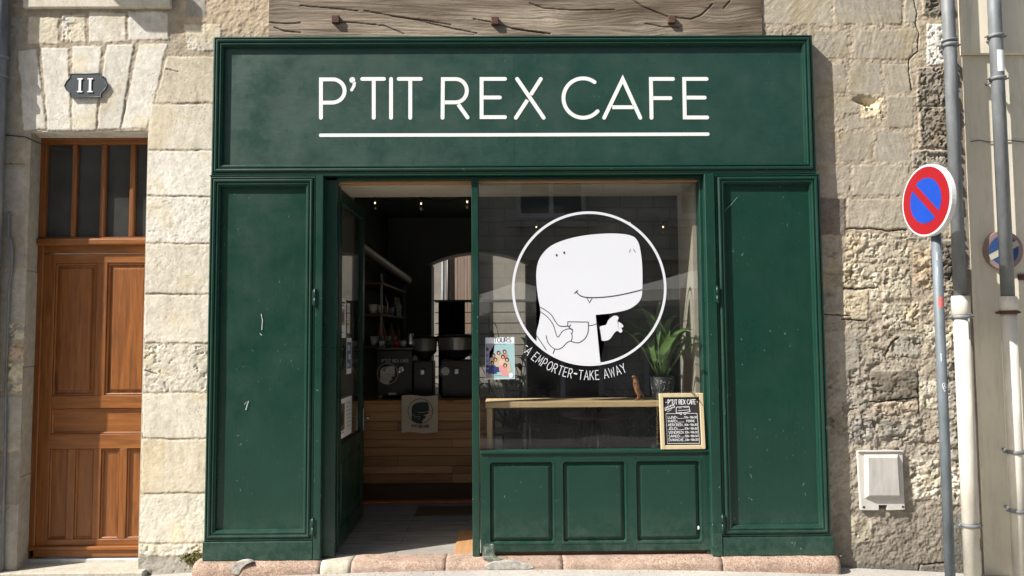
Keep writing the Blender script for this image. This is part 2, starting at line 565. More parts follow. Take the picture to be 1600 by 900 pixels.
# ------------------------------------------------------------------ height-field masonry
def vnoise(x, z, s, seed, octaves=4, gain=0.55, sx=1.0, sz=1.0):
    out = np.zeros_like(x)
    amp, tot = 1.0, 0.0
    for o in range(octaves):
        g = np.random.default_rng(seed * 31 + o).random((97, 97))
        u = x * s * sx * (2 ** o) + 13.7 * (o + 1)
        v = z * s * sz * (2 ** o) + 7.3 * (o + 1)
        iu, iv = np.floor(u).astype(int), np.floor(v).astype(int)
        fu, fv = u - iu, v - iv
        fu = fu * fu * (3 - 2 * fu)
        fv = fv * fv * (3 - 2 * fv)
        a, b = g[iu % 97, iv % 97], g[(iu + 1) % 97, iv % 97]
        c, d = g[iu % 97, (iv + 1) % 97], g[(iu + 1) % 97, (iv + 1) % 97]
        out += amp * ((a * (1 - fu) + b * fu) * (1 - fv) + (c * (1 - fu) + d * fu) * fv)
        tot += amp
        amp *= gain
    return out / tot - 0.5


def sstep(a, b, x):
    t = np.clip((x - a) / (b - a), 0, 1)
    return t * t * (3 - 2 * t)


TONES = {'e': (0.46, 0.415, 0.325), 'h': (0.345, 0.318, 0.262), 'w': (0.60, 0.578, 0.515), 'c': (0.585, 0.55, 0.465), 'y': (0.55, 0.50, 0.395), 'g': (0.345, 0.328, 0.285), 't': (0.365, 0.33, 0.265),
         'd': (0.20, 0.178, 0.148), 'o': (0.43, 0.345, 0.245), 'k': (0.135, 0.12, 0.10), 'm': (0.375, 0.325, 0.25), 'M': (0.30, 0.275, 0.235), 'v': (0.66, 0.645, 0.60)}


def masonry(name, x0, x1, z0, z1, step, blocks, mat, parent, holes, base_col, base_rough, ybase=0.0, seed=1, cracks=(), depth_fn=None, tool=0.5, colour_fn=None, HS=0.35):
    """blocks: (corner list [(x,z)*4] clockwise from top-left, height, roughness, tone, joint softness)"""
    nx, nz = int((x1 - x0) / step) + 1, int((z1 - z0) / step) + 1
    X, Z = np.meshgrid(np.linspace(x0, x1, nx), np.linspace(z0, z1, nz))
    wx = X + 0.016 * vnoise(X, Z, 9, seed + 1, 3) + 0.010 * vnoise(X, Z, 40, seed + 2, 2)
    wz = Z + 0.016 * vnoise(X, Z, 9, seed + 3, 3) + 0.010 * vnoise(X, Z, 40, seed + 4, 2)
    n_mid = vnoise(X, Z, 6, seed + 5, 4)
    n_fine = vnoise(X, Z, 26, seed + 6, 4, 0.65)
    n_grit = vnoise(X, Z, 80, seed + 7, 2, 0.7)
    n_pit = vnoise(X, Z, 34, seed + 21, 3, 0.6) + 0.35 * vnoise(X, Z, 5, seed + 22, 2)
    ridg = np.abs(vnoise(X, Z, 11, seed + 8, 4, 0.6))
    streak = vnoise(X, Z, 60, seed + 12, 2, 0.6, 1.0, 0.12)
    br_ = base_rough * (1 + 0.5 * sstep(2.2, 1.2, Z)) if base_rough >= 1 else base_rough
    H = br_ * (0.010 * n_mid + 0.012 * n_fine + 0.005 * n_grit)
    col = np.ones((nz, nx, 3)) * np.array(base_col)
    col *= (1 + 0.35 * n_mid + 0.25 * n_fine)[..., None]
    if colour_fn is not None:
        col = colour_fn(X, Z, col, n_mid, n_fine)
    for bi, (q, h, rough, tone, soft) in enumerate(blocks):
        d = np.full(X.shape, 1e9)
        for i in range(len(q)):
            ax, az = q[i]
            bx, bz = q[(i + 1) % len(q)]
            ex, ez = bx - ax, bz - az
            L = math.hypot(ex, ez)
            # inside is to the right of a clockwise edge
            dist = ((wx - ax) * ez - (wz - az) * ex) / L
            d = np.minimum(d, dist)
        m = sstep(-0.002, 0.004 + soft, d)
        br = np.random.default_rng(seed * 100 + bi)
        th = br.uniform(-0.7, 0.7)
        tooling = vnoise(X * math.cos(th) + Z * math.sin(th), -X * math.sin(th) + Z * math.cos(th), 30, seed + bi + 40, 2, 0.6, 2.0, 0.3)
        tilt = br.uniform(-1, 1) * 0.003
        pits = sstep(0.13, 0.22, n_pit) * rough
        hb = 0.0 + HS * h + tilt * 0.5 - 0.010 * pits * min(1, rough) + rough * 0.85 * (0.022 * ridg * min(1.2, rough ** 1.5 + .1) + 0.011 * n_fine * min(1, rough ** 1.5) + 0.006 * n_grit + 0.010 * n_mid) + (1 - min(rough, 1)) * tool * 0.0035 * tooling + 0.0012 * n_fine
        H = H * (1 - m) + hb * m
        tc = np.array(TONES[tone]) * br.uniform(0.92, 1.08)
        cc = tc * (1 + 0.24 * n_mid + 0.20 * n_fine * (0.4 + rough) + 0.10 * streak)[..., None]
        warm = sstep(0.02, 0.22, vnoise(X, Z, 4, seed + bi + 9, 3))[..., None]
        cc = cc * (1 - warm * np.array([0.02, 0.06, 0.16]))
        if rough > 0.5:
            pit = sstep(0.10, 0.30, -n_fine)[..., None]
            cc = cc * (1 - 0.35 * pit)
        col = col * (1 - m[..., None]) + cc * m[..., None]
    for pts, w, dep in cracks:
        d = np.full(X.shape, 1e9)
        for (ax, az), (bx, bz) in zip(pts[:-1], pts[1:]):
            ex, ez = bx - ax, bz - az
            t = np.clip(((wx - ax) * ex + (wz - az) * ez) / (ex * ex + ez * ez + 1e-12), 0, 1)
            d = np.minimum(d, np.hypot(wx - ax - t * ex, wz - az - t * ez))
        m = 1 - sstep(w * 0.4, w, d)
        H -= dep * m
        col *= (1 - 0.55 * m)[..., None]
    if depth_fn is not None:
        H, col = depth_fn(X, Z, H, col, n_mid, n_fine)
    Y = ybase - H
    keep = np.ones((nz - 1, nx - 1), bool)
    cx = (X[:-1, :-1] + X[1:, 1:]) / 2
    cz = (Z[:-1, :-1] + Z[1:, 1:]) / 2
    for (hx0, hx1, hz0, hz1) in holes:
        keep &= ~((cx > hx0) & (cx < hx1) & (cz > hz0) & (cz < hz1))
    idx = np.arange(nx * nz).reshape(nz, nx)
    quads = np.stack([idx[:-1, :-1], idx[:-1, 1:], idx[1:, 1:], idx[1:, :-1]], -1)[keep]
    used = np.unique(quads)
    rm = np.zeros(nx * nz, int)
    rm[used] = np.arange(len(used))
    co = np.stack([X.ravel(), Y.ravel(), Z.ravel()], -1)[used]
    col = np.clip(col.reshape(-1, 3)[used], 0.02, 0.85)
    quads = rm[quads]
    me = bpy.data.meshes.new(name)
    me.vertices.add(len(co))
    me.vertices.foreach_set('co', co.astype(np.float32).ravel())
    me.loops.add(quads.size)
    me.loops.foreach_set('vertex_index', quads.astype(np.int32).ravel())
    me.polygons.add(len(quads))
    me.polygons.foreach_set('loop_start', np.arange(0, quads.size, 4, dtype=np.int32))
    me.polygons.foreach_set('loop_total', np.full(len(quads), 4, dtype=np.int32))
    me.polygons.foreach_set('use_smooth', np.ones(len(quads), bool))
    me.update(calc_edges=True)
    ca = me.color_attributes.new('stone', 'FLOAT_COLOR', 'POINT')
    ca.data.foreach_set('color', np.concatenate([col, np.ones((len(col), 1))], 1).astype(np.float32).ravel())
    me.materials.append(mat)
    o = bpy.data.objects.new(name, me)
    C.objects.link(o)
    if parent is not None: o.parent = parent
    return o


def bl(x0, y0, x1, y1, h=0.008, rough=0.3, tone='c', soft=0.004, sk=(0, 0, 0, 0)):
    """block from photograph pixels, y down; sk shifts the four corners' x"""
    q = [W(x0 + sk[0], y0), W(x1 + sk[1], y0), W(x1 + sk[2], y1), W(x0 + sk[3], y1)]
    return (q, h, rough, tone, soft)


def crack(pts, w=0.004, dep=0.012): return ([W(*p) for p in pts], w, dep)


# ------------------------------------------------------------------ key lines of the shopfront
YF = -0.085
FX0, FX1 = WX(331.5, 160, YF), WX(1272.5, 160, YF)
FZ1, FZ0 = WZ(800, 55.5, YF), WZ(800, 271, YF)
LX0, LX1 = WX(323, 580, YF), WX(503.5, 580, YF)
RX0, RX1 = WX(1106.5, 580, YF), WX(1291, 580, YF)
PZ1 = FZ0
PZ0 = WZ(800, 872, YF)
ZL = PZ0                        # top of the granite step
DX0, DX1 = W(43, 400)[0], W(223.5, 560)[0]           # door opening in the wall
DX0 = WX(37, 560)
DZ1 = WZ(140, 205)

# ------------------------------------------------------------------ ground
def gz(x):
    x = np.clip(x, -4.2, 4.2)
    return 0.036 - 0.0105 * x * x


def build_ground():
    xs = np.concatenate([[-45, -25, -12], np.linspace(-5, 5, 60), [12, 25, 45]])
    ys = np.concatenate([[-40, -30, -20, -12, -8, -4.72], np.linspace(-4.7, 1, 36), [4, 10, 30]])
    X, Y = np.meshgrid(xs, ys)
    Z = np.where(Y < -4.71, -.24, gz(X))
    t = NT('pavement')
    n1 = t.noise(1.2, 6, 0.65)
    n2 = t.noise(45, 6, 0.7)
    st = t.voro(190)
    c = t.ramp(n1, [(0.3, (0.30, 0.285, 0.26)), (0.7, (0.46, 0.44, 0.40))])
    c = t.mix(t.ramp(n2, [(0.35, (0.5,) * 3), (0.6, (0,) * 3)]), c, (0.22, 0.20, 0.175))
    c = t.mix(t.ramp(st, [(0.02, (0.5,) * 3), (0.2, (0,) * 3)]), c, (0.55, 0.53, 0.5))
    mat = t.done(c, 0.9, t.bump(n2, 0.5, 0.006))
    mb = MB()
    V = [[mb.bm.verts.new((X[i, j], Y[i, j], Z[i, j])) for j in range(len(xs))] for i in range(len(ys))]
    for i in range(len(ys) - 1):
        for j in range(len(xs) - 1):
            mb.bm.faces.new((V[i][j], V[i][j + 1], V[i + 1][j + 1], V[i + 1][j]))
    o = mb.build('ground', mat)
    tag(o, 'pale grey worn pavement along the foot of the building', None, None, 'structure')


build_ground()
def build_dark_ground():  # dark ground added out of view so the pane mirrors less brightness
    t = NT('asphalt')
    c = t.ramp(t.noise(30, 6, 0.7), [(0.3, (0.035, 0.035, 0.035)), (0.7, (0.07, 0.068, 0.065))])
    mat = t.done(c, 0.9, t.bump(t.noise(120, 4, 0.7), 0.4, 0.005))
    mb = MB()
    mb.box(-44, 44, -14.7, -4.722, -.5, -.14)
    mb.box(-44, 44, -44, -15.6, -.5, -.2)
    tag(mb.build('road', mat), 'dark asphalt sheet added behind the viewpoint to darken the window reflection', None, None, 'structure')
build_dark_ground()

# ------------------------------------------------------------------ the stone building
bld = thing('stone_building', (0, 0, 0), 'old pale limestone building front around the green shopfront', 'building')
ZTOP = 4.35
left_blocks = [
    # pier between the wooden door and the shopfront
    bl(262, 88, 345, 161, 0.010, 0.25, 'y', 0.004, (0, 0, 0, -22)), bl(238, 163, 345, 234, 0.011, 0.2, 'c', 0.004, (-4, 0, 0, -8)), bl(229, 236, 345, 306, 0.010, 0.3, 'w', 0.002),
    bl(228, 308, 345, 380, 0.011, 0.45, 'w', 0.002), bl(227, 382, 345, 459, 0.010, 0.35, 'c', 0.002), bl(226, 461, 345, 536, 0.012, 0.35, 'c', 0.002),
    bl(225, 538, 345, 612, 0.008, 0.75, 'c', 0.003), bl(223, 614, 345, 685, 0.010, 0.2, 'c', 0.002), bl(221, 687, 345, 770, 0.011, 0.3, 'y', 0.002),
    bl(219, 772, 345, 848, 0.010, 0.4, 'c', 0.002), bl(217, 850, 345, 868, 0.004, 0.9, 'c', 0.004), bl(216, 869, 300, 915, -0.004, 0.6, 'g', 0.006),
    # flat arch stones over the door
    bl(27, 78, 57, 203, 0.010, 0.25, 'w', 0.003, (0, 0, 17, 10)), bl(64, 75, 107, 204, 0.011, 0.25, 'w', 0.003, (0, 0, 5, 11)), bl(113, 72, 159, 204, 0.010, 0.2, 'w', 0.003, (0, 0, -9, 1)),
    bl(166, 70, 210, 203, 0.012, 0.25, 'w', 0.003, (0, 0, -21, -14)), bl(217, 68, 262, 201, 0.010, 0.25, 'w', 0.003, (0, 0, -33, -27)),
    # course above
    bl(43, 27, 91, 69, 0.009, 0.35, 'y', 0.004), bl(96, 22, 135, 66, 0.007, 0.65, 'w', 0.006), bl(140, 20, 198, 66, 0.009, 0.3, 'w', 0.003), bl(201, 18, 263, 63, 0.009, 0.3, 'w', 0.004),
    bl(282, 38, 345, 80, 0.007, 0.5, 'c', 0.008, (4, 0, 0, 12)), bl(290, -10, 322, 28, 0.004, 0.3, 'g', 0.006), bl(14, 28, 34, 75, 0.008, 0.6, 'g', 0.006),
    bl(-60, 60, 24, 150, 0.006, 0.3, 'g', 0.004), bl(-60, 155, 28, 255, 0.008, 0.3, 'g', 0.004), bl(-60, 260, 40, 330, 0.008, 0.3, 'g', 0.004), bl(-60, 335, 40, 420, 0.008, 0.3, 'M', 0.004),
    bl(-60, 425, 40, 500, 0.008, 0.4, 'g', 0.004), bl(12, 505, 45, 530, 0.004, 1.3, 'y', 0.004), bl(-60, 505, 9, 610, 0.006, 0.3, 'g', 0.004), bl(12, 535, 45, 560, 0.004, 1.2, 'o', 0.006), bl(12, 565, 45, 612, 0.003, 1.3, 'y', 0.006),
    bl(-60, 618, 45, 700, 0.008, 0.3, 'g', 0.004), bl(-60, 705, 45, 790, 0.008, 0.3, 'M', 0.004), bl(-60, 795, 45, 915, 0.008, 0.3, 'g', 0.004),
]


def left_col(X, Z, col, nm, nf):
    # orange lime render to the right of the lintel, greyer on the far left
    xa = WX(275, 30)
    m = sstep(-0.05, 0.06, X - xa + 0.25 * nm)[..., None] * sstep(WZ(0, 75), WZ(0, 40), Z + 0.12 * nm)[..., None]
    col = col * (1 - m) + np.array((0.44, 0.36, 0.26)) * (1 + 0.25 * nf + 0.25 * nm)[..., None] * m
    return col


HX0, HX1 = FX0 + 0.03, FX1 - 0.03
XL0, XL1 = WX(-150, 400), WX(421.5, 30)
masonry('wall', XL0, XL1, -0.14, ZTOP, 0.0055, left_blocks, M['stone'], bld,
        [(DX0, DX1, -1, DZ1), (LX0 + 0.03, 9, -1, FZ1 - 0.03)], TONES['m'], 0.8, 0.0, 3, colour_fn=left_col,
        cracks=[crack([(229, 580), (245, 584)], 0.006, 0.01),
                crack([(0, 255), (40, 257)], 0.004, 0.006), crack([(261, 109), (279, 112)], 0.005, 0.006)])

right_blocks = [
    bl(1192, -40, 1300, 38, 0.010, 0.25, 't'), bl(1303, -40, 1409, 38, 0.010, 0.25, 'h'), bl(1412, -40, 1434, 36, 0.009, 0.3, 'h'),
    bl(1262, 48, 1325, 92, 0.008, 0.35, 'h', 0.006), bl(1335, 46, 1434, 93, 0.009, 0.3, 't', 0.006, (0, 0, -14, 0)),
    bl(1262, 100, 1322, 146, 0.008, 0.3, 't', 0.006), bl(1330, 100, 1377, 148, 0.009, 0.25, 'h', 0.004), bl(1380, 100, 1423, 145, 0.009, 0.3, 't', 0.005),
    bl(1262, 152, 1340, 178, 0.005, 0.4, 't', 0.006), bl(1344, 152, 1382, 186, -0.006, 1.3, 'y', 0.006), bl(1386, 150, 1428, 200, 0.009, 0.35, 't', 0.006), bl(1310, 184, 1372, 201, 0.006, 0.4, 't', 0.008),
    bl(1262, 206, 1308, 252, 0.008, 0.25, 't', 0.004), bl(1312, 206, 1365, 252, 0.008, 0.3, 't', 0.006), bl(1368, 205, 1422, 254, 0.009, 0.3, 'h', 0.006),
    bl(1262, 258, 1328, 304, 0.007, 0.35, 't', 0.006), bl(1332, 258, 1420, 306, 0.010, 0.35, 't', 0.004),
    bl(1272, 309, 1320, 368, 0.022, 0.5, 'd', 0.003), bl(1323, 312, 1418, 357, 0.020, 0.35, 't', 0.003),
    bl(1416, 345, 1447, 374, 0.022, 0.6, 'h', 0.003), bl(1425, 235, 1482, 262, 0.022, 1.2, 'M', 0.006),
    bl(1322, 364, 1420, 411, 0.014, 0.9, 'e', 0.006), bl(1272, 372, 1317, 450, 0.006, 0.6, 't', 0.008),
    bl(1318, 411, 1368, 452, 0.016, 1.0, 'e', 0.008), bl(1378, 416, 1424, 468, 0.018, 1.5, 'e', 0.008), bl(1426, 390, 1458, 450, 0.006, 1.2, 'o', 0.008),
    bl(1317, 454, 1357, 500, 0.016, 0.9, 'y', 0.005), bl(1378, 473, 1436, 516, 0.014, 1.6, 'e', 0.010), bl(1272, 455, 1315, 488, 0.010, 0.5, 'h', 0.004), bl(1360, 424, 1375, 470, 0.004, 1.2, 'y', 0.008),
    bl(1275, 492, 1312, 510, 0.008, 0.5, 'h', 0.004), bl(1278, 515, 1345, 590, 0.006, 0.5, 't', 0.01), bl(1385, 522, 1440, 560, 0.010, 1.4, 'h', 0.012), bl(1442, 505, 1505, 545, 0.008, 1.2, 'y', 0.01),
    bl(1360, 578, 1433, 626, 0.022, 0.9, 'd', 0.006), bl(1436, 595, 1466, 640, 0.010, 1.2, 'y', 0.008), bl(1365, 628, 1436, 648, 0.006, 1.1, 'o', 0.008), bl(1300, 600, 1356, 640, 0.006, 0.8, 't', 0.012),
    bl(1280, 646, 1330, 700, 0.008, 0.5, 'h', 0.006), bl(1326, 650, 1372, 690, 0.006, 1.5, 'M', 0.012), bl(1376, 655, 1440, 688, 0.006, 1.3, 'h', 0.01),
    bl(1420, 718, 1470, 782, 0.008, 1.5, 'y', 0.012), bl(1474, 560, 1506, 640, 0.01, 1.5, 'M', 0.01), bl(1474, 650, 1510, 720, 0.01, 1.6, 'h', 0.01), bl(1474, 730, 1512, 790, 0.006, 1.5, 'y', 0.01), bl(1468, 800, 1516, 880, 0.006, 0.6, 'M', 0.01),
    bl(1330, 806, 1366, 850, 0.006, 1.2, 'y', 0.012), bl(1440, 882, 1512, 900, 0.006, 0.8, 'M', 0.006), bl(1340, 880, 1436, 905, 0.004, 0.6, 'M', 0.006),
    # dark battered quoins beside the leaning pipe
    bl(1440, -40, 1500, 24, 0.026, 1.5, 'd', 0.006), bl(1448, 38, 1501, 103, 0.030, 0.9, 'v', 0.003), bl(1433, 106, 1504, 166, 0.028, 1.8, 'd', 0.004), bl(1436, 168, 1505, 232, 0.022, 1.9, 'd', 0.006),
    bl(1478, 236, 1508, 300, 0.02, 1.6, 'k', 0.008), bl(1452, 376, 1508, 440, 0.016, 1.8, 'k', 0.008), bl(1468, 445, 1508, 500, 0.012, 1.7, 'M', 0.008), bl(1484, 305, 1508, 372, 0.014, 1.4, 'M', 0.008),
]


def right_depth(X, Z, H, col, nm, nf):
    # smoother cement patch low down and an irregular broken hole high up
    hx, hz = W(1353, 163)
    d = np.hypot((X - hx) / 1.5, (Z - hz)) + 0.05 * nm
    m = 1 - sstep(0.02, 0.075, d)
    H = H - 0.055 * m * sstep(-0.03, 0.03, Z - hz + 0.35 * (X - hx))
    col = col * (1 + 0.25 * m[..., None])
    er = sstep(2.35, 1.9, Z) * sstep(.55, .75, Z + .4 * nm)
    e1 = vnoise(X, Z, 13, 301, 5, 0.62, 0.8, 1.5)
    e2 = sstep(0.05, 0.16, vnoise(X, Z, 22, 302, 4, 0.6, 0.8, 1.3)) * sstep(-.02, .12, vnoise(X, Z, 3.5, 303, 3))
    H = H + er * (0.009 * e1 - 0.010 * e2)
    col = col * (1 - 0.22 * (er * e2)[..., None]) * (1 + 0.35 * (er * e1)[..., None])
    # soot and damp at the foot
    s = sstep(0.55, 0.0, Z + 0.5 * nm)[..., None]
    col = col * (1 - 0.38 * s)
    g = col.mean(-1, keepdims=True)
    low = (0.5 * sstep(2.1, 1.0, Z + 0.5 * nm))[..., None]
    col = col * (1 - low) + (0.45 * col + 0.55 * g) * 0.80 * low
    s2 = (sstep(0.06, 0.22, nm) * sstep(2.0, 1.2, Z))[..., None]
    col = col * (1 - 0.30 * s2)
    return H, col


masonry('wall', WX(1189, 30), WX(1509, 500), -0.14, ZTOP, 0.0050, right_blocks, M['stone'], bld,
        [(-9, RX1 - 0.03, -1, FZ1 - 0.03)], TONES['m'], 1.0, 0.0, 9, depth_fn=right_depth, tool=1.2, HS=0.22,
        cracks=[crack([(1427, 0), (1432, 18), (1430, 36), (1436, 52), (1434, 80), (1421, 92), (1420, 110), (1425, 140)], 0.005, 0.014),
                crack([(1280, 490), (1300, 491), (1328, 493)], 0.005, 0.018), crack([(1316, 498), (1352, 501)], 0.006, 0.02), crack([(1322, 358), (1360, 356), (1385, 360), (1415, 358)], 0.007, 0.018),
                crack([(1360, 627), (1395, 627), (1433, 622)], 0.006, 0.02), crack([(1434, 580), (1435, 626), (1435, 646)], 0.006, 0.02), crack([(1384, 560), (1392, 535), (1405, 527)], 0.007, 0.02),
                crack([(1335, 892), (1350, 893), (1365, 889)], 0.006, 0.015), crack([(1432, 905), (1437, 882), (1475, 880)], 0.006, 0.015), crack([(1318, 450), (1345, 452), (1368, 450)], 0.007, 0.018)])

# stone reveals of the door opening, thick walls behind the shopfront
def plain_mat_attr(o, rgb):
    me = o.data
    ca = me.color_attributes.new('stone', 'FLOAT_COLOR', 'POINT')
    ca.data.foreach_set('color', np.tile(np.array([*rgb, 1.0], np.float32), len(me.vertices)))


mb = MB()
xj = WX(66, 228, 0.19)
for a, b in ((-0.2, 0.62), (0.62, 1.35), (1.35, 2.0), (2.0, DZ1)):
    mb.prism([(DX0, 0.0), (xj + random.uniform(-.003, .003), 0.20), (xj - 0.3, 0.20), (DX0 - 0.3, 0.03)], a, b - 0.004, axis='z')
o = mb.build('jamb', M['stone'], bld)
plain_mat_attr(o, TONES['g'])
mb = MB()
for a, b in ((-0.2, 0.5), (0.5, 1.1), (1.1, 1.8), (1.8, DZ1)):
    mb.prism([(DX1 - 0.002, 0.0), (DX1 + 0.02, 0.30), (DX1 + 0.2, 0.30), (DX1 + 0.2, 0.03)], a, b - 0.004, axis='z')
o = mb.build('jamb', M['stone'], bld)
plain_mat_attr(o, TONES['w'])
mb = MB()
vx = [WX(p, 205) for p in (37, 76, 113, 151, 189, 236)]
zb = WZ(140, 221, 0.2)
for a, b in zip(vx[:-1], vx[1:]):
    mb.prism([(0.003, DZ1 - 0.002), (0.21, DZ1 + 0.0), (0.21, DZ1 + 0.14), (0.02, DZ1 + 0.14)], a, b - 0.004, axis='x')
o = mb.build('lintel', M['stone'], bld)
plain_mat_attr(o, TONES['w'])
# projecting course over the door
mb = MB()
zc = WZ(150, 14)
mb.box(WX(40, 14), WX(269, 10), -0.032, 0.02, zc, zc + 0.16, 0.004)
o = mb.build('string_course', M['stone'], bld)
plain_mat_attr(o, TONES['c'])
# upper storeys (outside the picture) and the hidden core of the walls
mb = MB()
mb.box(XL0 - 3, WX(1509, 500), 0.003, 0.5, ZTOP - 0.02, 7.5)
mb.box(XL0 - 3, XL0 + 0.01, -0.003, 0.5, -0.2, ZTOP - 0.03)
mb.box(XL0, DX0 - 0.12, 0.07, 0.5, -0.2, ZTOP - 0.03)
mb.box(DX0 - 0.1, DX1 + 0.1, 0.07, 0.5, DZ1 + 0.16, ZTOP - 0.03)
mb.box(DX1 + 0.22, WX(530, 560, .115) - .058, 0.13, 0.88, -0.2, 3.0)
mb.box(DX1 + 0.22, WX(523, 560, 0) - .02, 0.07, 0.128, -0.2, 3.0)
mb.box(DX1 + 0.22, RX1 + 0.4, 0.07, 0.5, WZ(640, 300, 0.3), ZTOP - 0.04)
mb.box(WX(1061, 450, 0.5), WX(1509, 500) - 0.02, 0.07, 0.5, -0.2, 3.0)
o = mb.build('wall_core', M['plaster'], bld)

# weathered oak beam above the sign
def beam():
    x0, x1 = WX(421, 30), WX(1189.5, 30)
    z0, z1 = FZ1 - 0.05, WZ(800, 30) + 0.36
    step = 0.0045
    nx, nz = int((x1 - x0) / step) + 1, int((z1 - z0) / step) + 1
    X, Z = np.meshgrid(np.linspace(x0, x1, nx), np.linspace(z0, z1, nz))
    knots = [(WX(998, 38), WZ(998, 38), 0.085, 1), (WX(858, 34), WZ(858, 34), 0.05, -1), (WX(1130, 10), WZ(1130, 10), 0.10, 1), (WX(440, 20), WZ(440, 20), 0.07, -1), (WX(620, -30), WZ(620, -30), .1, 1)]
    Zw = Z + 0.055 * vnoise(X, Z, 1.0, 71, 3, 0.5, 1, 1.0) + 0.02 * np.sin(X * 1.7 + 0.6)
    for kx, kz, r, sg in knots:
        dx, dz = X - kx, Z - kz
        g = np.exp(-(dx * dx / (2.8 * r * r) + dz * dz / (r * r)))
        Zw = Zw + sg * 0.0 + dz * g * -0.75
    grain = vnoise(X, Zw, 46, 72, 4, 0.75, 0.045, 1.0)
    fine = vnoise(X, Zw, 170, 73, 2, 0.7, 0.03, 1.0)
    big = vnoise(X, Zw, 3, 74, 3, 0.5, 0.5, 2.0)
    H = 0.006 * grain + 0.004 * fine
    base = np.array((0.31, 0.265, 0.21))
    dark = np.array((0.092, 0.068, 0.05))
    low = sstep(0.10, -0.12, Z - WZ(800, 30) + 0.25 * big)[..., None]
    m = np.clip(0.46 + 1.7 * big + 0.6 * grain + .35 * sstep(.3, 1.6, X)  - 0.45 * (low[..., 0] - 0.3), 0, 1)[..., None]
    col = base * (1 - m) + dark * m
    col = col * (1 + 0.55 * grain + 0.6 * fine)[..., None]
    for kx, kz, r, sg in knots[:2]:
        d = np.hypot((X - kx) / 1.3, Z - kz) + 0.01 * big
        ring = 0.5 + 0.5 * np.cos(d * 260)
        mk = (1 - sstep(0.02, 0.07, d))
        col = col * (1 - mk * 0.14 * ring)[..., None] * (1 + 0.22 * mk)[..., None]
    crs = [([(420, 36), (447, 38), (470, 37)], .0035), ([(530, 35), (560, 37), (600, 41), (632, 54)], .003), ([(570, 18), (608, 25), (650, 32), (700, 44), (745, 53)], .0045), ([(611, 26), (665, 33), (705, 40)], .003),
           ([(740, 31), (765, 35), (800, 45), (850, 53)], .0045), ([(988, 0), (1003, 11), (1022, 19), (1042, 27), (1080, 31), (1095, 25), (1105, 15), (1112, 8)], .005), ([(1130, 14), (1140, 3)], .004),
           ([(800, 46), (830, 50), (860, 54)], .004), ([(430, 44), (445, 50), (470, 52)], .003), ([(1008, 38), (1035, 43), (1060, 44)], .0025), ([(828, 6), (850, 14), (900, 17), (960, 16)], .0025), ([(470, 10), (520, 14), (560, 18)], .0025)]
    wx = X + 0.003 * vnoise(X, Z, 12, 75, 2)
    wz = Z + 0.004 * vnoise(X, Z, 20, 76, 2)
    for pts, w in crs:
        P = [W(*p) for p in pts]
        d = np.full(X.shape, 1e9)
        for (ax, az), (bx, bz) in zip(P[:-1], P[1:]):
            ex, ez = bx - ax, bz - az
            t = np.clip(((wx - ax) * ex + (wz - az) * ez) / (ex * ex + ez * ez), 0, 1)
            d = np.minimum(d, np.hypot(wx - ax - t * ex, wz - az - t * ez))
        w = max(w * 1.15, .0052)
        mk = (1 - sstep(w * 0.4, w * 1.2, d)) * (0.75 + .8 * fine)
        H -= 0.009 * mk
        col *= np.clip(1 - 0.7 * mk, .1, 1)[..., None]
    Y = -0.012 - H
    idx = np.arange(nx * nz).reshape(nz, nx)
    quads = np.stack([idx[:-1, :-1], idx[:-1, 1:], idx[1:, 1:], idx[1:, :-1]], -1).reshape(-1, 4)
    me = bpy.data.meshes.new('timber_beam')
    me.vertices.add(nx * nz)
    me.vertices.foreach_set('co', np.stack([X.ravel(), Y.ravel(), Z.ravel()], -1).astype(np.float32).ravel())
    me.loops.add(quads.size)
    me.loops.foreach_set('vertex_index', quads.astype(np.int32).ravel())
    me.polygons.add(len(quads))
    me.polygons.foreach_set('loop_start', np.arange(0, quads.size, 4, dtype=np.int32))
    me.polygons.foreach_set('loop_total', np.full(len(quads), 4, dtype=np.int32))
    me.polygons.foreach_set('use_smooth', np.ones(len(quads), bool))
    me.update(calc_edges=True)
    ca = me.color_attributes.new('stone', 'FLOAT_COLOR', 'POINT')
    ca.data.foreach_set('color', np.concatenate([np.clip(col.reshape(-1, 3), .01, .8), np.ones((nx * nz, 1))], 1).astype(np.float32).ravel())
    t = NT('weathered_oak')
    at = t.n('ShaderNodeAttribute', attribute_name='stone')
    f = t.noise(9, 5, 0.7, t.mapping((2, 40, 40)))
    c = t.mix(t.ramp(f, [(0.35, (0,) * 3), (0.7, (1,) * 3)]), t.mix(1.0, at.outputs[0], (0.75, 0.72, 0.68), 'MULTIPLY'), t.mix(1.0, at.outputs[0], (1.2, 1.2, 1.2), 'MULTIPLY'))
    me.materials.append(t.done(c, 0.9, t.bump(f, 0.4, 0.003), 0, 0.15))
    o = bpy.data.objects.new('timber_beam', me)
    C.objects.link(o)
    o.parent = bld
    for px, py in ((526, 33), (773.5, 35.5), (1048, 33.5)):
        x, z = W(px, py)
        b = MB()
        b.box(x - .026, x + .026, -.040, -.005, z - .027, z + .027, .004)
        q = b.build('bolt', M['rust'], o)


beam()

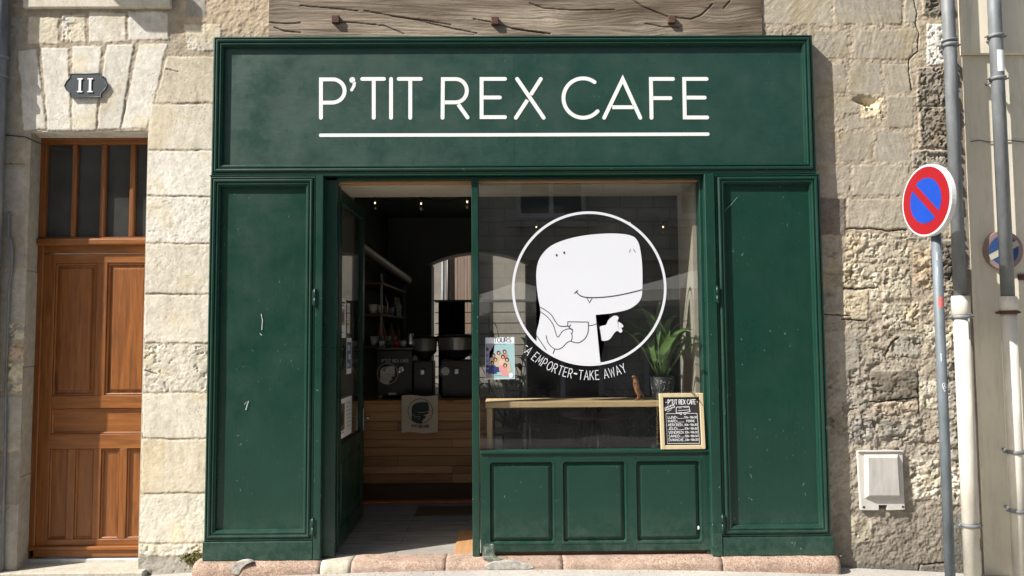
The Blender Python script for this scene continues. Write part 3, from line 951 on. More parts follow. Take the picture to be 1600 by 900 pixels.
# ------------------------------------------------------------------ wooden street door, part of the building
def P2(px, py): return W(px, py, 0.19)
door = empty('door', (0, 0, 0))
door.parent = bld
door['label'] = 'varnished brown panelled street door under a four pane fanlight'
yd = 0.20
mb = MB()
zt = DZ1 + 0.02
zb0 = WZ(140, 871, yd)
xl = WX(66, 228, yd)
xr = DX1 + 0.03
cxd = None
mb.box(xl, WX(77, 228, yd), yd - .03, yd + .06, zb0, zt, .004)
mb.box(xr - .045, xr, yd - .03, yd + .06, zb0, zt, .004)
mb.build('frame', M['door_wood_z'], door)
mb = MB()
z1 = WZ(140, 227, yd)
mb.box(xl + .04, xr - .04, yd - .028, yd + .05, z1, zt, .004)
mb.build('rail', M['door_wood_x'], door)
mb = MB()
zr0, zr1 = WZ(140, 396, yd), WZ(140, 384, yd)
mb.box(xl + .01, xr, yd - .022, yd + .05, zr0, zr1 + .006, .003)
zr2, zr3 = WZ(140, 384, yd), WZ(140, 374, yd)
mb.box(xl - .012, xr, yd - .06, yd + .04, zr2, zr3, .010, seg=3)
mb.box(xl + .01, xr, yd - .03, yd + .04, zr3, zr3 + .012, .003)
mb.build('rail', M['door_wood_x'], door)
for i, px in enumerate((118, 163, 208.5)):
    mb = MB()
    x = WX(px, 300, yd)
    mb.box(x - .017, x + .017, yd - .026, yd + .02, zr3 + .01, z1 + .005, .007)
    mb.build('glazing_bar', M['door_wood_z'], door)
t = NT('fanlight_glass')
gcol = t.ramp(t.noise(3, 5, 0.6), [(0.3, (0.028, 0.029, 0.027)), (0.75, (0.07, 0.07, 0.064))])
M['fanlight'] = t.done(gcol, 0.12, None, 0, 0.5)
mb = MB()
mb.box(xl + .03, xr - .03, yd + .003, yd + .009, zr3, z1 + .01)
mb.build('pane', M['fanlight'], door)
# the leaf
leaf_mb = MB()
X_ = lambda px, py=640: WX(px, py, yd - .012)
Z_ = lambda py: WZ(140, py, yd - .012)
xA = WX(61.5, 500, yd)
xm0, xm1 = X_(150.5, 500), X_(166.5, 500)
xcen = (xm0 + xm1) / 2
xpl = X_(84.5, 500)
xB = 2 * xcen - xA
xpr = 2 * xcen - xpl
zs = {k: Z_(v) for k, v in dict(top=397, p1t=411, p1b=618, r1b=636, p2t=638, p2b=678, r2b=701, p3b=842, bot=852, led=858, end=870).items()}
M_z, M_x = 0, 1
leaf_mb.box(xA, xpl, yd - .018, yd + .02, zs['end'], zs['top'], .003, 0)
leaf_mb.box(xpr, xB, yd - .018, yd + .02, zs['end'], zs['top'], .003, 0)
leaf_mb.box(xpl, xpr, yd - .018, yd + .02, zs['p1t'], zs['top'], .003, 1)
leaf_mb.box(xm0, xm1, yd - .018, yd + .02, zs['p1b'], zs['p1t'], .003, 0)
leaf_mb.box(xpl, xpr, yd - .018, yd + .02, zs['p2t'], zs['p1b'], .003, 1)
leaf_mb.box(xpl, xpr, yd - .018, yd + .02, zs['r2b'], zs['p2b'], .003, 1)
leaf_mb.box(xpl, xpr, yd - .018, yd + .02, zs['bot'], zs['p3b'], .003, 1)
leaf_mb.box(xA - .005, xB + .005, yd - .045, yd + .02, zs['led'], zs['bot'], .006, 1, seg=2)
leaf_mb.box(xA, xB, yd - .030, yd + .02, zs['end'] + .004, zs['led'], .004, 1)
w4 = (xpr - xpl)
st4 = .052
pw = (w4 - 3 * st4) / 4
for i in range(3):
    a = xpl + pw * (i + 1) + st4 * i
    leaf_mb.box(a, a + st4, yd - .018, yd + .02, zs['p3b'], zs['r2b'], .003, 0)
leaf_mb.box(xpl, xpr, yd + .006, yd + .012, zs['bot'], zs['top'], 0, 0)
leaf = leaf_mb.build('leaf', [M['door_wood_z'], M['door_wood_x']], door)


def raised(x0, x1, z0, z1, m):
    mb = MB()
    mb.frame(x0, x1, z0, z1, [(0, .0), (0.0, -.013), (.008, -.017), (.014, -.012), (.018, -.002), (.034, -.004), (.040, -.014), (.046, -.015)], 0, yd + .004)
    mb.box(x0 + .046, x1 - .046, yd - .011, yd, z0 + .046, z1 - .046)
    mb.build('panel', m, door)


raised(xpl, xm0, zs['p1b'], zs['p1t'], M['door_wood_z'])
raised(xm1, xpr, zs['p1b'], zs['p1t'], M['door_wood_z'])
def raised_small(x0, x1, z0, z1, m):
    mb = MB()
    mb.frame(x0, x1, z0, z1, [(0, .0), (0.0, -.012), (.006, -.016), (.011, -.011), (.014, -.003)], 0, yd + .004)
    mb.box(x0 + .014, x1 - .014, yd + .001, yd + .01, z0 + .014, z1 - .014)
    mb.build('panel', m, door)
raised_small(xpl, xpr, zs['p2b'], zs['p2t'], M['door_wood_x'])
for i in range(4):
    a = xpl + (pw + st4) * i
    raised_small(a, a + pw, zs['p3b'], zs['r2b'], M['door_wood_z'])
mb = MB()
mb.box(xA - .02, xB + .02, 0.155, 0.3, zs['end'] - .03, zs['end'] - .006, .003)
mb.build('threshold', simple('zinc_threshold', (0.55, 0.55, 0.52), 0.5, 0.2, 12, 0.1, 50, 0.2), door)
mb = MB()
mb.box(DX0 - .1, DX1 + .06, -.06, 0.25, -0.16, zs['end'] - .028, .008)
o = mb.build('doorstep', M['stone'], bld)
plain_mat_attr(o, (0.42, 0.39, 0.33))

# ------------------------------------------------------------------ granite step under the shopfront
def granite_step():
    t = NT('pink_granite')
    v = t.voro(150, None, 'F1', 1)
    c = t.ramp(v, [(0.2, (0.30, 0.18, 0.135)), (0.45, (0.40, 0.275, 0.21)), (0.7, (0.50, 0.40, 0.31)), (0.9, (0.21, 0.155, 0.12))])
    n = t.noise(5, 6, 0.7)
    c = t.mix(t.ramp(n, [(0.45, (0,) * 3), (0.72, (0.75,) * 3)]), c, (0.25, 0.19, 0.15))
    pale = t.noise(2.3, 5, 0.7, t.mapping(loc=(3, 1, 2)))
    c = t.mix(t.ramp(pale, [(0.52, (0,) * 3), (0.68, (0.5,) * 3)]), c, (0.66, 0.52, 0.42))
    gr = t.noise(14, 8, 0.8, t.mapping((1, 1, 2)))
    c = t.mix(t.ramp(gr, [(0.50, (0,) * 3), (0.62, (0.6,) * 3)]), c, (0.17, 0.135, 0.11))
    mat = t.done(c, 0.85, t.bump(t.noise(90, 6, 0.8), 0.9, 0.006), 0, 0.2)
    step = thing('granite_step', (0, 0, 0), 'worn pink granite step running under the whole green shopfront', 'step')
    xs0, xs1 = WX(300, 885, -.15), WX(1314, 885, -.15)
    cuts = [xs0, WX(373, 880, -.15), WX(500, 880, -.15), WX(548, 880, -.15), WX(696, 880, -.15), WX(880, 880, -.15), WX(1130, 880, -.15), xs1]
    for i, (a, b) in enumerate(zip(cuts[:-1], cuts[1:])):
        mb = MB()
        n = max(3, int((b - a) / .03))
        prof = [(-.150, -.22), (-.152, ZL - .066), (-.149, ZL - .040), (-.140, ZL - .020), (-.122, ZL - .006), (-.098, ZL - .001), (.03, ZL)]
        rows = []
        for j in range(n + 1):
            x = a + .0008 + (b - a - .0016) * j / n
            row = []
            for k, (yy, zz) in enumerate(prof):
                q = mnoise.noise(Vector((x * 5, k * .6, 2)))
                q2 = mnoise.noise(Vector((x * 22, k * 1.9, 7)))
                e = .0015 if j in (0, n) else 0
                row.append(mb.bm.verts.new((x, yy + .004 * q + .004 * q2 + e, zz + (.003 * q + .003 * q2 - e if 0 < k < 6 else 0))))
            rows.append(row)
        for A, B in zip(rows[:-1], rows[1:]):
            for k in range(len(prof) - 1):
                f = mb.bm.faces.new((A[k], B[k], B[k + 1], A[k + 1]))
                f.smooth = True
        mb.bm.faces.new(rows[0])
        mb.bm.faces.new(rows[-1][::-1])
        mm = mat
        if i == 2:
            mm = simple('pale_repair_stone', (0.42, 0.38, 0.30), 0.9, 0.4, 22, 0.8, 70)
        mb.build('step_stone' if i != 2 else 'repair_stone', mm, step)
    # grey mortar patches
    cem = simple('grey_mortar', (0.36, 0.34, 0.31), 0.95, 0.5, 30, 1.0, 45)
    for pts in ([(383, 876), (371, 879), (361, 886), (363, 893), (368, 897), (375, 896), (377, 888), (384, 882), (392, 878)],
                [(772, 878), (764, 881), (757, 885), (764, 889), (780, 890), (796, 889), (812, 890), (833, 887), (830, 882), (816, 880), (800, 877), (786, 879)]):
        mb = MB()
        q = [(W(px + random.uniform(-1, 1), py, -.15)) for px, py in smooth_poly(pts, True, 2)]
        mb.prism(q, -.1540, -.11)
        mb.build('mortar_patch', cem, step)


granite_step()

# ------------------------------------------------------------------ the green shopfront
sf = thing('shopfront', (0, 0, 0), 'dark green painted wooden cafe shopfront with white lettering and big window', 'shopfront')
PROF = [(0, 0.05), (0, -.078), (.003, -.084), (.011, -.086), (.0145, -.079), (.018, -.079), (.021, -.088), (.030, -.094), (.039, -.091), (.042, -.083), (.046, -.083), (.049, -.088), (.056, -.088), (.060, -.080), (.068, -.078), (.072, -.058), (.080, -.056)]
mb = MB()
mb.frame(FX0, FX1, FZ0, FZ1, PROF)
mb.box(FX0, FX1, -.055, .05, FZ1 - .01, FZ1)
mb.build('sign_frame', M['green_x'], sf)
# sign board: slightly uneven sheet in two lengths
def sign_board():
    xa, xb, za, zb = FX0 + .07, FX1 - .07, FZ0 + .07, FZ1 - .07
    seams = [xa, WX(803, 160, -.06), xb]
    mb = MB()
    for s0, s1 in zip(seams[:-1], seams[1:]):
        n, m = 60, 24
        g = []
        for i in range(n + 1):
            col = []
            for j in range(m + 1):
                x = s0 + .0006 + (s1 - s0 - .0012) * i / n
                z = za + (zb - za) * j / m
                col.append(mb.bm.verts.new((x, -.0585 + .0008 * mnoise.noise(Vector((x * 1.2, z * 1.6, 3))), z)))
            g.append(col)
        for i in range(n):
            for j in range(m):
                f = mb.bm.faces.new((g[i][j], g[i + 1][j], g[i + 1][j + 1], g[i][j + 1]))
                f.smooth = True
    mb.box(xa, xb, -.052, -.02, za, zb)
    b = mb.build('sign_board', M['green_sign'], sf)
    mb = MB()
    b0 = b
    for px, py in ((360, 80), (462, 79), (569, 79), (360, 257), (805, 77), (1000, 77), (1246, 80), (1243, 256), (800, 256), (936, 165), (566, 160)):
        x, z = W(px, py, -.062)
        mb = MB()
        mb.poly(arc(x, z, .004, .004, 0, 360, 8)[:-1], None, 0, -.0600)
        mb.build('screw_head', M['ink'], b)
    return b


board = sign_board()
YS = -.0600
def pp(lst, y=YS): return [W(a, b, y) for a, b in lst]
mb = MB()
SW = .0262
LF = lambda u, v, k: (u, YS, v)
S = lambda *pts, c=(True, True): mb.ribbon(pp(pts), SW, LF, 0, YS, capn=8, caps=c)
FT, TF = (False, True), (True, False)
h = 3.05                 # half a stroke in pixels of the photograph
S((501.5, 184), (501.5, 124), (519, 124), *arc(519, 142, 19.5, 18.3, -90, 90)[1:], (501.5 + h, 160.4), c=TF)
mb.ribbon(pp([(554, 128), (553, 134.5), (549.5, 140.5)]), SW * .8, LF, 0, YS, caps=FT)
mb.poly(pp(arc(550.5, 125, 4.6, 4.6, 35, 395, 18)[:-1]), LF, 0, YS)
S((566, 123.3), (600, 123.3)); S((584, 123.3 + h), (584, 184), c=FT)
S((611, 123.3), (611, 184))
S((623, 123.3), (657.5, 123.3)); S((641, 123.3 + h), (641, 184), c=FT)
S((691.5, 184), (692, 123.5), (712, 123.5), *arc(712, 141.7, 17.5, 18.2, -90, 90)[1:], (692 + h, 159.9), c=TF); S((716, 163), (730.5, 183.5), c=FT)
S((789, 123.3), (752.5, 123.3), (752.5, 183), (789, 183)); S((752.5 + h, 152.3), (781, 152.3), c=FT)
S((808, 123.3), (849.5, 184)); S((845, 123.3), (829.2, 148.2), c=TF); S((824.2, 156.2), (806, 184), c=FT)
S(*arc(911, 153.2, 30.6, 30.8, -54, -318, 30))
S((944, 184), (973, 123.5), (1000.5, 184)); S((953.5 + h, 167.5), (993.0 - h, 167.5), c=(False, False))
S((1051.5, 123.3), (1017, 123.3), (1018, 184)); S((1017 + h, 153.3), (1047.5, 153.3), c=FT)
S((1104, 123.3), (1069, 123.3), (1070, 183.5), (1105, 183.5)); S((1069 + h, 152.5), (1101, 152.5), c=FT)
mb.ribbon(pp([(501, 211.3), (800, 210.6), (1106, 209.6)]),   .0235, LF, 0, YS, capn=8)
mb.build('lettering', M['white_paint'], sf)

# cornice strip between the sign and the lower part
mb = MB()
mb.box(FX0 - .006, RX1 - .03, -.088, .03, PZ1 - .010, PZ1 - .001, .002)
mb.build('sign_ledge', M['green_x'], sf)


def pilaster(x0, x1, panel, hz):
    """x0..x1 framed panel; panel = inner left, inner right, top, bottom"""
    zt = PZ1 - .010
    zp = WZ(800, 842, YF)
    p = empty('pilaster')
    p.parent = sf
    mb = MB()
    mb.frame(x0, x1, zp, zt, PROF)
    mb.build('moulding', M['green_z'], p)
    mb = MB()
    n, m = 20, 50
    xa, xb, za, zb = x0 + .07, x1 - .07, zp + .07, zt - .07
    g = [[mb.bm.verts.new((xa + (xb - xa) * i / n, -.0590 + .003 * mnoise.noise(Vector((xa + i * .06, j * .08, 9 + x0))), za + (zb - za) * j / m)) for j in range(m + 1)] for i in range(n + 1)]
    for i in range(n):
        for j in range(m):
            f = mb.bm.faces.new((g[i][j], g[i + 1][j], g[i + 1][j + 1], g[i][j + 1]))
            f.smooth = True
    mb.box(xa, xb, -.053, -.02, za, zb)
    mb.build('panel', M['green_z'], p)
    mb = MB()
    mb.box(x0 - (.004 if x0 < 0 else 0), x1 + (.010 if x0 > 0 else 0), -.094, .05, PZ0 + .001, zp - .002, .003)
    mb.build('plinth', M['green_old'], p)
    return p


xpl1 = WX(493, 400, YF)
pl = pilaster(LX0, xpl1, None, None)
xpr0 = WX(1119, 400, YF)
pr = pilaster(xpr0, RX1, None, None)
# posts beside the opening, with shutter hinges
OX0, OX1 = LX1, RX0
for side, (a, b) in (('l', (xpl1 + .003, LX1)), ('r', (RX0, xpr0 - .003))):
    mb = MB()
    mb.box(a, b, -.097, .0, PZ0 + .002, PZ1 - .011, .004)
    if side == 'l':
        mb.box(a + .02, b - .004, .0, .10, PZ0 + .002, PZ1 - .012, .002)
    else:
        mb.box(a + .003, b - .01, .0, .10, PZ0 + .002, PZ1 - .012, .002)
    post = mb.build('post', M['green_old'], sf)
    for py in (463, 820):
        z = WZ(800, py, YF)
        xh = (a - .001) if side == 'l' else (b + .001)
        mb = MB()
        mb.tube([(xh, -.101, z - .055), (xh, -.101, z - .002)], .0085, 10)
        mb.tube([(xh, -.101, z + .002), (xh, -.101, z + .055)], .0085, 10)
        mb.tube([(xh, -.101, z + .055), (xh, -.101, z + .064)], [.006, .002], 8)
        mb.tube([(xh, -.101, z - .064), (xh, -.101, z - .055)], [.002, .006], 8)
        mb.box(xh - .02, xh + .02, -.1005, -.096, z - .05, z + .05, .001)
        mb.build('hinge', M['green_old'], post)

# opening: door jamb left, mullion, head, right jamb
mxa, mxb = WX(737.5, 580, -.045), WX(748.5, 580, -.045)
ZH = PZ1 - .011
mb = MB()
mb.box(mxa, mxb, -.050, .055, PZ0 + .001, ZH, .004)
mb.build('mullion', M['green_old'], sf)
mb = MB()
mb.box(OX0 - .02, WX(529, 560, .03), -.045, .0, PZ0 + .001, ZH, .003)
mb.box(OX0 + .0, WX(523, 560, .0) - .005, .0, .07, PZ0 + .001, ZH, .003)
mb.box(OX0 + .0, WX(530, 560, .09), .072, .115, PZ0 + .001, ZH, .003)
mb.build('door_jamb', M['green_z'], sf)
mb = MB()
mb.box(OX0, OX1, -.045, .0, ZH - .022, ZH - .001, .002)
mb.build('head_rail', M['green_x'], sf)
mb = MB()
mb.box(OX0 + .02, OX1 - .01, .002, .17, ZH - .035, ZH - .002, .002)
mb.build('head_board', wood('oak_head_board', (0.30, 0.15, 0.06), (0.45, 0.26, 0.12), 'x'), sf)

# stall riser with three panels
sx0, sx1 = WX(751, 780, -.045), WX(1109.5, 780, -.045)
sz1, sz0 = WZ(930, 703, -.045), WZ(930, 861, -.045)
riser = empty('stall_riser')
riser.parent = sf
mb = MB()
yr = -.048
pan = []
for a, b in ((764.5, 866), (879, 979), (994, 1096)):
    pan.append((WX(a, 785, yr), WX(b, 785, yr)))
pz1, pz0 = WZ(930, 720, yr), WZ(930, 848, yr)
xs = [sx0] + [v for p in pan for v in p] + [sx1]
for i in range(0, len(xs), 2):
    mb.box(xs[i], xs[i + 1], yr, .03, sz0, sz1 - .02, .003)
for a, b in pan:
    mb.box(a - .004, b + .004, yr + .0015, .03, pz1, sz1 - .022, 0)
    mb.box(a - .004, b + .004, yr + .0015, .03, sz0 + .001, pz0, 0)
mb.build('riser_frame', M['green_x'], riser)
for a, b in pan:
    mb = MB()
    n = 4
    # rounded-corner sunk field with a raised centre
    def rr(x0, x1, z0, z1, r, y):
        pts = []
        for cx, cz, a0 in ((x1 - r, z1 - r, 0), (x0 + r, z1 - r, 90), (x0 + r, z0 + r, 180), (x1 - r, z0 + r, 270)):
            pts += [(cx + r * math.cos(R(a0 + 90 * k / n)), y, cz + r * math.sin(R(a0 + 90 * k / n))) for k in range(n + 1)]
        return pts
    rings = [rr(a - .006, b + .006, pz0 - .006, pz1 + .006, .001, yr - .0015), rr(a + .001, b - .001, pz0 + .001, pz1 - .001, .022, yr - .0020), rr(a + .005, b - .005, pz0 + .005, pz1 - .005, .020, yr - .001),
             rr(a + .012, b - .012, pz0 + .012, pz1 - .012, .016, yr + .019), rr(a + .034, b - .034, pz0 + .034, pz1 - .034, .002, yr + .012), rr(a + .036, b - .036, pz0 + .036, pz1 - .036, .0015, yr + .004), rr(a + .040, b - .040, pz0 + .040, pz1 - .040, .001, yr + .0025)]
    vr = [[mb.bm.verts.new(p) for p in rg] for rg in rings]
    for A, B in zip(vr[:-1], vr[1:]):
        for k in range(len(A)):
            mb.bm.faces.new((A[k], B[k], B[(k + 1) % len(A)], A[(k + 1) % len(A)]))
    mb.bm.faces.new(vr[-1])
    mb.build('panel', M['green_x'], riser)
mb = MB()
mb.box(sx0 - .004, sx1 + .004, yr - .012, .03, sz1 - .021, sz1, .007, seg=3)
mb.build('sill', M['green_old'], riser)
mb = MB()
mb.box(sx0, OX1, -.02, .06, PZ0 - .002, sz0 - .002)
mb.build('kick_board', M['dark_wood'], riser)
# right jamb of the window
wxr = WX(1099, 480, -.02)
mb = MB()
mb.box(WX(1094, 480, .0), OX1 + .004, -.040, .055, PZ0 + .001, ZH - .023, .003)
mb.build('window_jamb', M['green_z'], sf)

# the big pane and its decals
YG = 0.004
gx0, gx1, gz0, gz1 = mxb - .006, WX(1094.5, 480, YG), sz1 - .006, ZH - .02
mb = MB()
mb.box(gx0, gx1, YG, YG + .006, gz0, gz1)
pane = mb.build('window_pane', M['glass'], sf)
YE = YG - .003
mb = MB()
cxp, cyp = 920.6, 451.0
ring = arc(cxp, cyp, 118.8, 118.6, 0, 360, 96)
mb.k = 1
for i in range(96):
    a0, a1 = R(i * 3.75), R((i + 1) * 3.75)
    q = [(cxp + r * math.cos(a), cyp + r * math.sin(a)) for r, a in ((116.8, a0), (120.8, a0), (120.8, a1), (116.8, a1))]
    pts = pp(q, YE)
    f = mb.bm.faces.new([mb.bm.verts.new((p[0], YE, p[1])) for p in pts])
Z6 = lambda l: [(740 + a / 4.092, 260 + b / 4.092) for a, b in l]
Z7 = lambda l: [(740 + a / 3.75, 460 + b / 3.75) for a, b in l]
head = smooth_poly([(843, 476), (839, 455.5), (837.7, 431), (840.2, 411.5), (847.5, 396.9), (862.2, 383.4), (886.6, 373.6), (916, 367.5), (950, 364.8), (974.6, 365.8), (989.3, 369.5), (996.6, 377.3), (1000.3, 389.5), (1003.2, 411.5), (1003.9, 436), (1003.4, 455.5), (1001.5, 466), (995, 475), (980, 484), (953, 489.9)], False, 4)
body = head + [(930.7, 492), (932.5, 500), (936, 512), (938.7, 524), (939.8, 545.3), (938.6, 567.3)]
circ = [(cxp + 117.5 * math.sin(R(a)), cyp + 117.5 * math.cos(R(a))) for a in np.linspace(8.5, -44.5, 22)]
body += circ + [(838.5, 518), (842, 505), (844.5, 490), (844, 481)]
body = [p for i, p in enumerate(body) if i == 0 or math.hypot(p[0] - body[i - 1][0], p[1] - body[i - 1][1]) > 0.3]
mb.poly(pp(body, YE), None, 0, YE - .0002)
hand = smooth_poly(Z7([(740, 190), (775, 178), (790, 150), (820, 126), (842, 127), (850, 140), (843, 155), (868, 172), (878, 188), (866, 198), (872, 214), (860, 225), (843, 214), (825, 225), (800, 260), (775, 271), (750, 268), (745, 230)]), True, 4)
mb.poly(pp(hand, YE), None, 0, YE - .0003)
YI = YE - .001
D = lambda pts, w=.0052, sm=True: mb.ribbon(pp(smooth_poly(pts, False, 4) if sm else pts, YI), w, None, 1, YI, capn=4)
D(Z6([(655, 800), (680, 825), (720, 837), (800, 838), (900, 828), (1000, 808), (1078, 788)]), .0068)
D(Z6([(645, 812), (665, 793)]), .005, False)
D(Z6([(724, 840), (741, 871), (760, 840)]), .0050, False)
D(Z6([(1001, 530), (1000, 541), (995, 550)]), .0042)
D(Z6([(1023, 528), (1028, 541), (1035, 550)]), .0042)
for ex, ey in Z6([(531, 568), (579, 552)]):
    mb.poly(pp(arc(ex, ey, 1.5, 2.1, 0, 360, 12)[:-1], YI), None, 1, YI)
for l in ([(392, 76), (420, 92), (455, 120), (480, 160), (500, 183), (525, 187), (550, 185)], [(392, 102), (430, 130), (465, 175), (482, 228), (495, 250), (520, 217), (548, 203), (572, 204), (581, 218), (570, 230)],
          [(425, 242), (435, 280), (460, 310), (490, 322), (520, 310), (548, 282), (572, 270), (577, 248), (575, 228)], [(365, 237), (395, 280), (425, 325)], [(475, 322), (465, 345)],
          [(552, 183), (560, 195), (580, 206)], [(568, 178), (560, 190)], [(672, 183), (700, 180), (727, 168)], [(733, 180), (740, 215), (745, 245), (748, 268)]):
    D(Z7(l))
D(Z7([(551, 188), (552, 160), (672, 162)]), .0052, False)
D(Z7([(672, 162), (671, 215), (655, 255), (625, 279), (600, 283), (572, 275)]))
# curved wording under the ring
txt = "A EMPORTER-TAKE AWAY"
adv = [0]
for c in txt: adv.append(adv[-1] + WID.get(c, 3.8) + (1.7 if c != ' ' else 1.6))
for c, u in zip(txt, adv):
    a0 = -45.5 + (u / adv[-1]) * 71.0
    for st in FONT[c]:
        pts = []
        for x, y in st:
            a = R(a0 + x * 70.5 / adv[-1])
            r = 142.5 - y * 2.35
            if c == '-': r = 134.5
            pts.append((cxp + r * math.sin(a), cyp + r * math.cos(a)))
        mb.ribbon(pp(pts, YE), .0048 if c != '-' else .010, None, 0, YE, capn=3)
mb.ribbon(pp([(822, 539.5), (824.5, 541.5)], YE), .005, None, 0, YE)
mb.build('window_emblem', [M['white'], M['ink']], sf)

# the open glazed door leaf, swung inwards
hx = WX(530, 560, .115)
lf = empty('open_door')
lf.parent = sf
lf['label'] = 'glazed green door leaf swung open into the cafe'
LW = .90
y0, y1 = .118, .118 + LW
th = .042
mb = MB()
zt, zm, zb = ZH - .045, WZ(527, 697, .12), PZ0 + .012
mb.box(hx - th, hx, y0, y0 + .075, zb, zt, .004)
mb.box(hx - th, hx, y1 - .075, y1, zb, zt, .004)
mb.box(hx - th, hx, y0 + .075, y1 - .075, zt - .09, zt, .004)
mb.box(hx - th, hx, y0 + .075, y1 - .075, zm - .09, zm, .004)
mb.box(hx - th, hx, y0 + .075, y1 - .075, zb, zb + .12, .004)
mb.box(hx - th + .012, hx - .012, y0 + .075, y1 - .075, zb + .12, zm - .09)
mb.box(hx - th, hx - .006, y0 + .115, y1 - .115, zb + .16, zm - .13, .008)
mb.build('leaf_frame', M['green_z'], lf)
mb = MB()
mb.box(hx - th / 2 - .003, hx - th / 2 + .003, y0 + .07, y1 - .07, zm - .01, zt - .08)
mb.build('pane', M['door_glass'], lf)
mb = MB()
zk = WZ(575, 655, .98)
mb.box(hx, hx + .012, y1 - .06, y1 - .02, zk - .09, zk + .09, .004)
mb.tube([(hx + .01, y1 - .04, zk + .02), (hx + .05, y1 - .04, zk + .02), (hx + .055, y1 - .13, zk + .02)], .008, 8)
mb.build('handle', M['chrome'], lf)
for za in (.35, 1.25, 2.15):
    mb = MB()
    mb.tube([(hx + .002, y0 - .004, za), (hx + .002, y0 - .004, za + .09)], .008, 8)
    mb.build('hinge', M['green_old'], lf)
#PART2
# ------------------------------------------------------------------ neighbouring cream building
nb = thing('cream_building', (0, 0, 0), 'smooth cream rendered building at the right edge behind the drainpipes', 'building')
def cream():
    t = NT('cream_render')
    n = t.noise(1.5, 6, 0.65)
    c = t.ramp(n, [(0.3, (0.64, 0.59, 0.475)), (0.7, (0.75, 0.70, 0.575))])
    st = t.noise(3, 6, 0.7, t.mapping((5, 5, 0.7)))
    c = t.mix(t.ramp(st, [(0.5, (0,) * 3), (0.8, (0.5,) * 3)]), c, (0.36, 0.33, 0.27))
    return t.done(c, 0.9, t.bump(t.noise(60, 6, 0.7), 0.3, 0.004), 0, 0.15)
M['cream'] = cream()
nx0 = WX(1517, 400)
zc = WZ(1560, 87)
mb = MB()
mb.box(nx0, nx0 + 5, -.004, .5, -.2, zc, .004)
mb.build('wall', M['cream'], nb)
mb = MB()
mb.box(nx0 - .01, nx0 + 5, -.034, .5, zc + .002, zc + .005 + 1.6, .004)
mb.box(nx0 - .012, nx0 + 5, -.030, .5, zc + 1.61, 8.5, .004)
mb.build('upper_wall', M['cream'], nb)
mb = MB()
mb.box(WX(1508, 500), nx0 + .02, .006, .4, -.2, 4.4)
mb.build('joint_filler', simple('dirty_mortar_joint', (0.22, 0.19, 0.155), 0.95, 0.3, 14, 0.6, 50), nb)


# ------------------------------------------------------------------ drainpipes
def pipe_thing(name, label, top, joint, y, r, parts_fn):
    t = thing(name, (top[0], y, 0), label, 'drainpipe', 'drainpipes running down the facade')
    parts_fn(t)
    return t


def ring_clamp(x, y, z, r, mat, parent, name='collar', lugs=True, h=.012):
    mb = MB()
    mb.lathe([(r + .001, -h), (r + .010, -h * .8), (r + .011, h * .8), (r + .001, h)], x, y, 20, 0, z)
    if lugs:
        for s in (-1, 1):
            mb.box(x + s * (r + .006) - .013, x + s * (r + .006) + .013, y - .006, y + .006, z - .009, z + .009, .003)
            mb.tube([(x + s * (r + .022), y - .014, z), (x + s * (r + .022), y + .014, z)], .006, 6)
    mb.box(x - .008, x + .008, y + r, 0.02, z - .006, z + .006)
    return mb.build(name, mat, parent)


def pipe_a():
    y = -.115
    x = WX(1491, 240, y)
    r = .040
    t = thing('drainpipe', (x, y, 0), 'grey zinc drainpipe with a white lower length, beside the red and blue sign', 'drainpipe', 'drainpipes running down the facade')
    zj = WZ(1501, 470, y)
    mb = MB(); mb.tube([(x, y, zj - .03), (x, y, WZ(1487, 70, y)), (x, y, 5.5)], r, 20); mb.build('upper_length', M['zinc'], t)
    mb = MB(); mb.tube([(x, y, -.12), (x, y, zj - .02)], r + .009, 20)
    mb.lathe([(r + .009, -.065), (r + .016, -.06), (r + .016, .055), (r + .012, .062), (r, .062)], x, y, 20, 0, zj - .03)
    mb.build('lower_length', M['cream_pipe'], t)
    ring_clamp(x, y, WZ(1485, 71, y), r, M['zinc'], t)
    ring_clamp(x, y, WZ(1485, 64, y), r, M['zinc'], t, 'collar', False, .007)
    ring_clamp(x, y, WZ(1506, 495, y), r + .010, M['zinc'], t)
    ring_clamp(x, y, WZ(1525, 820, y), r + .010, M['zinc'], t)


def pipe_b():
    y = -.125
    x = WX(1569, 340, y)
    r = .041
    t = thing('drainpipe', (x, y, 0), 'drainpipe crossing the faded round sign, zinc above and cream painted below', 'drainpipe', 'drainpipes running down the facade')
    zj = WZ(1575, 470, y)
    mb = MB(); mb.tube([(x, y, zj - .03), (x, y, 5.5)], r, 20); mb.build('upper_length', M['zinc'], t)
    mb = MB(); mb.tube([(x, y, -.12), (x, y, zj - .02)], r + .005, 20)
    mb.lathe([(r + .005, -.06), (r + .012, -.055), (r + .012, .035), (r, .04)], x, y, 20, 0, zj - .01)
    mb.build('lower_length', M['cream_pipe'], t)
    for py, rr_ in ((57, r), (123, r), (488, r + .006), (706, r + .006), (798, r + .006)):
        ring_clamp(x, y, WZ(1570, py, y), rr_, M['zinc'] if py != 488 else M['rust'], t)
    # whitish paper sticker wrapped on the pipe
    mb = MB()
    za, zb2 = WZ(1561, 114, y), WZ(1561, 81, y)
    n = 8
    rr_ = r + .0012
    for k in range(n):
        a0, a1 = R(-120 + 100 * k / n), R(-120 + 100 * (k + 1) / n)
        mb.face([(x + rr_ * math.cos(a0), y + rr_ * math.sin(a0), za), (x + rr_ * math.cos(a1), y + rr_ * math.sin(a1), za), (x + rr_ * math.cos(a1), y + rr_ * math.sin(a1), zb2), (x + rr_ * math.cos(a0), y + rr_ * math.sin(a0), zb2)])
    mb.build('sticker', M['paper'], t)


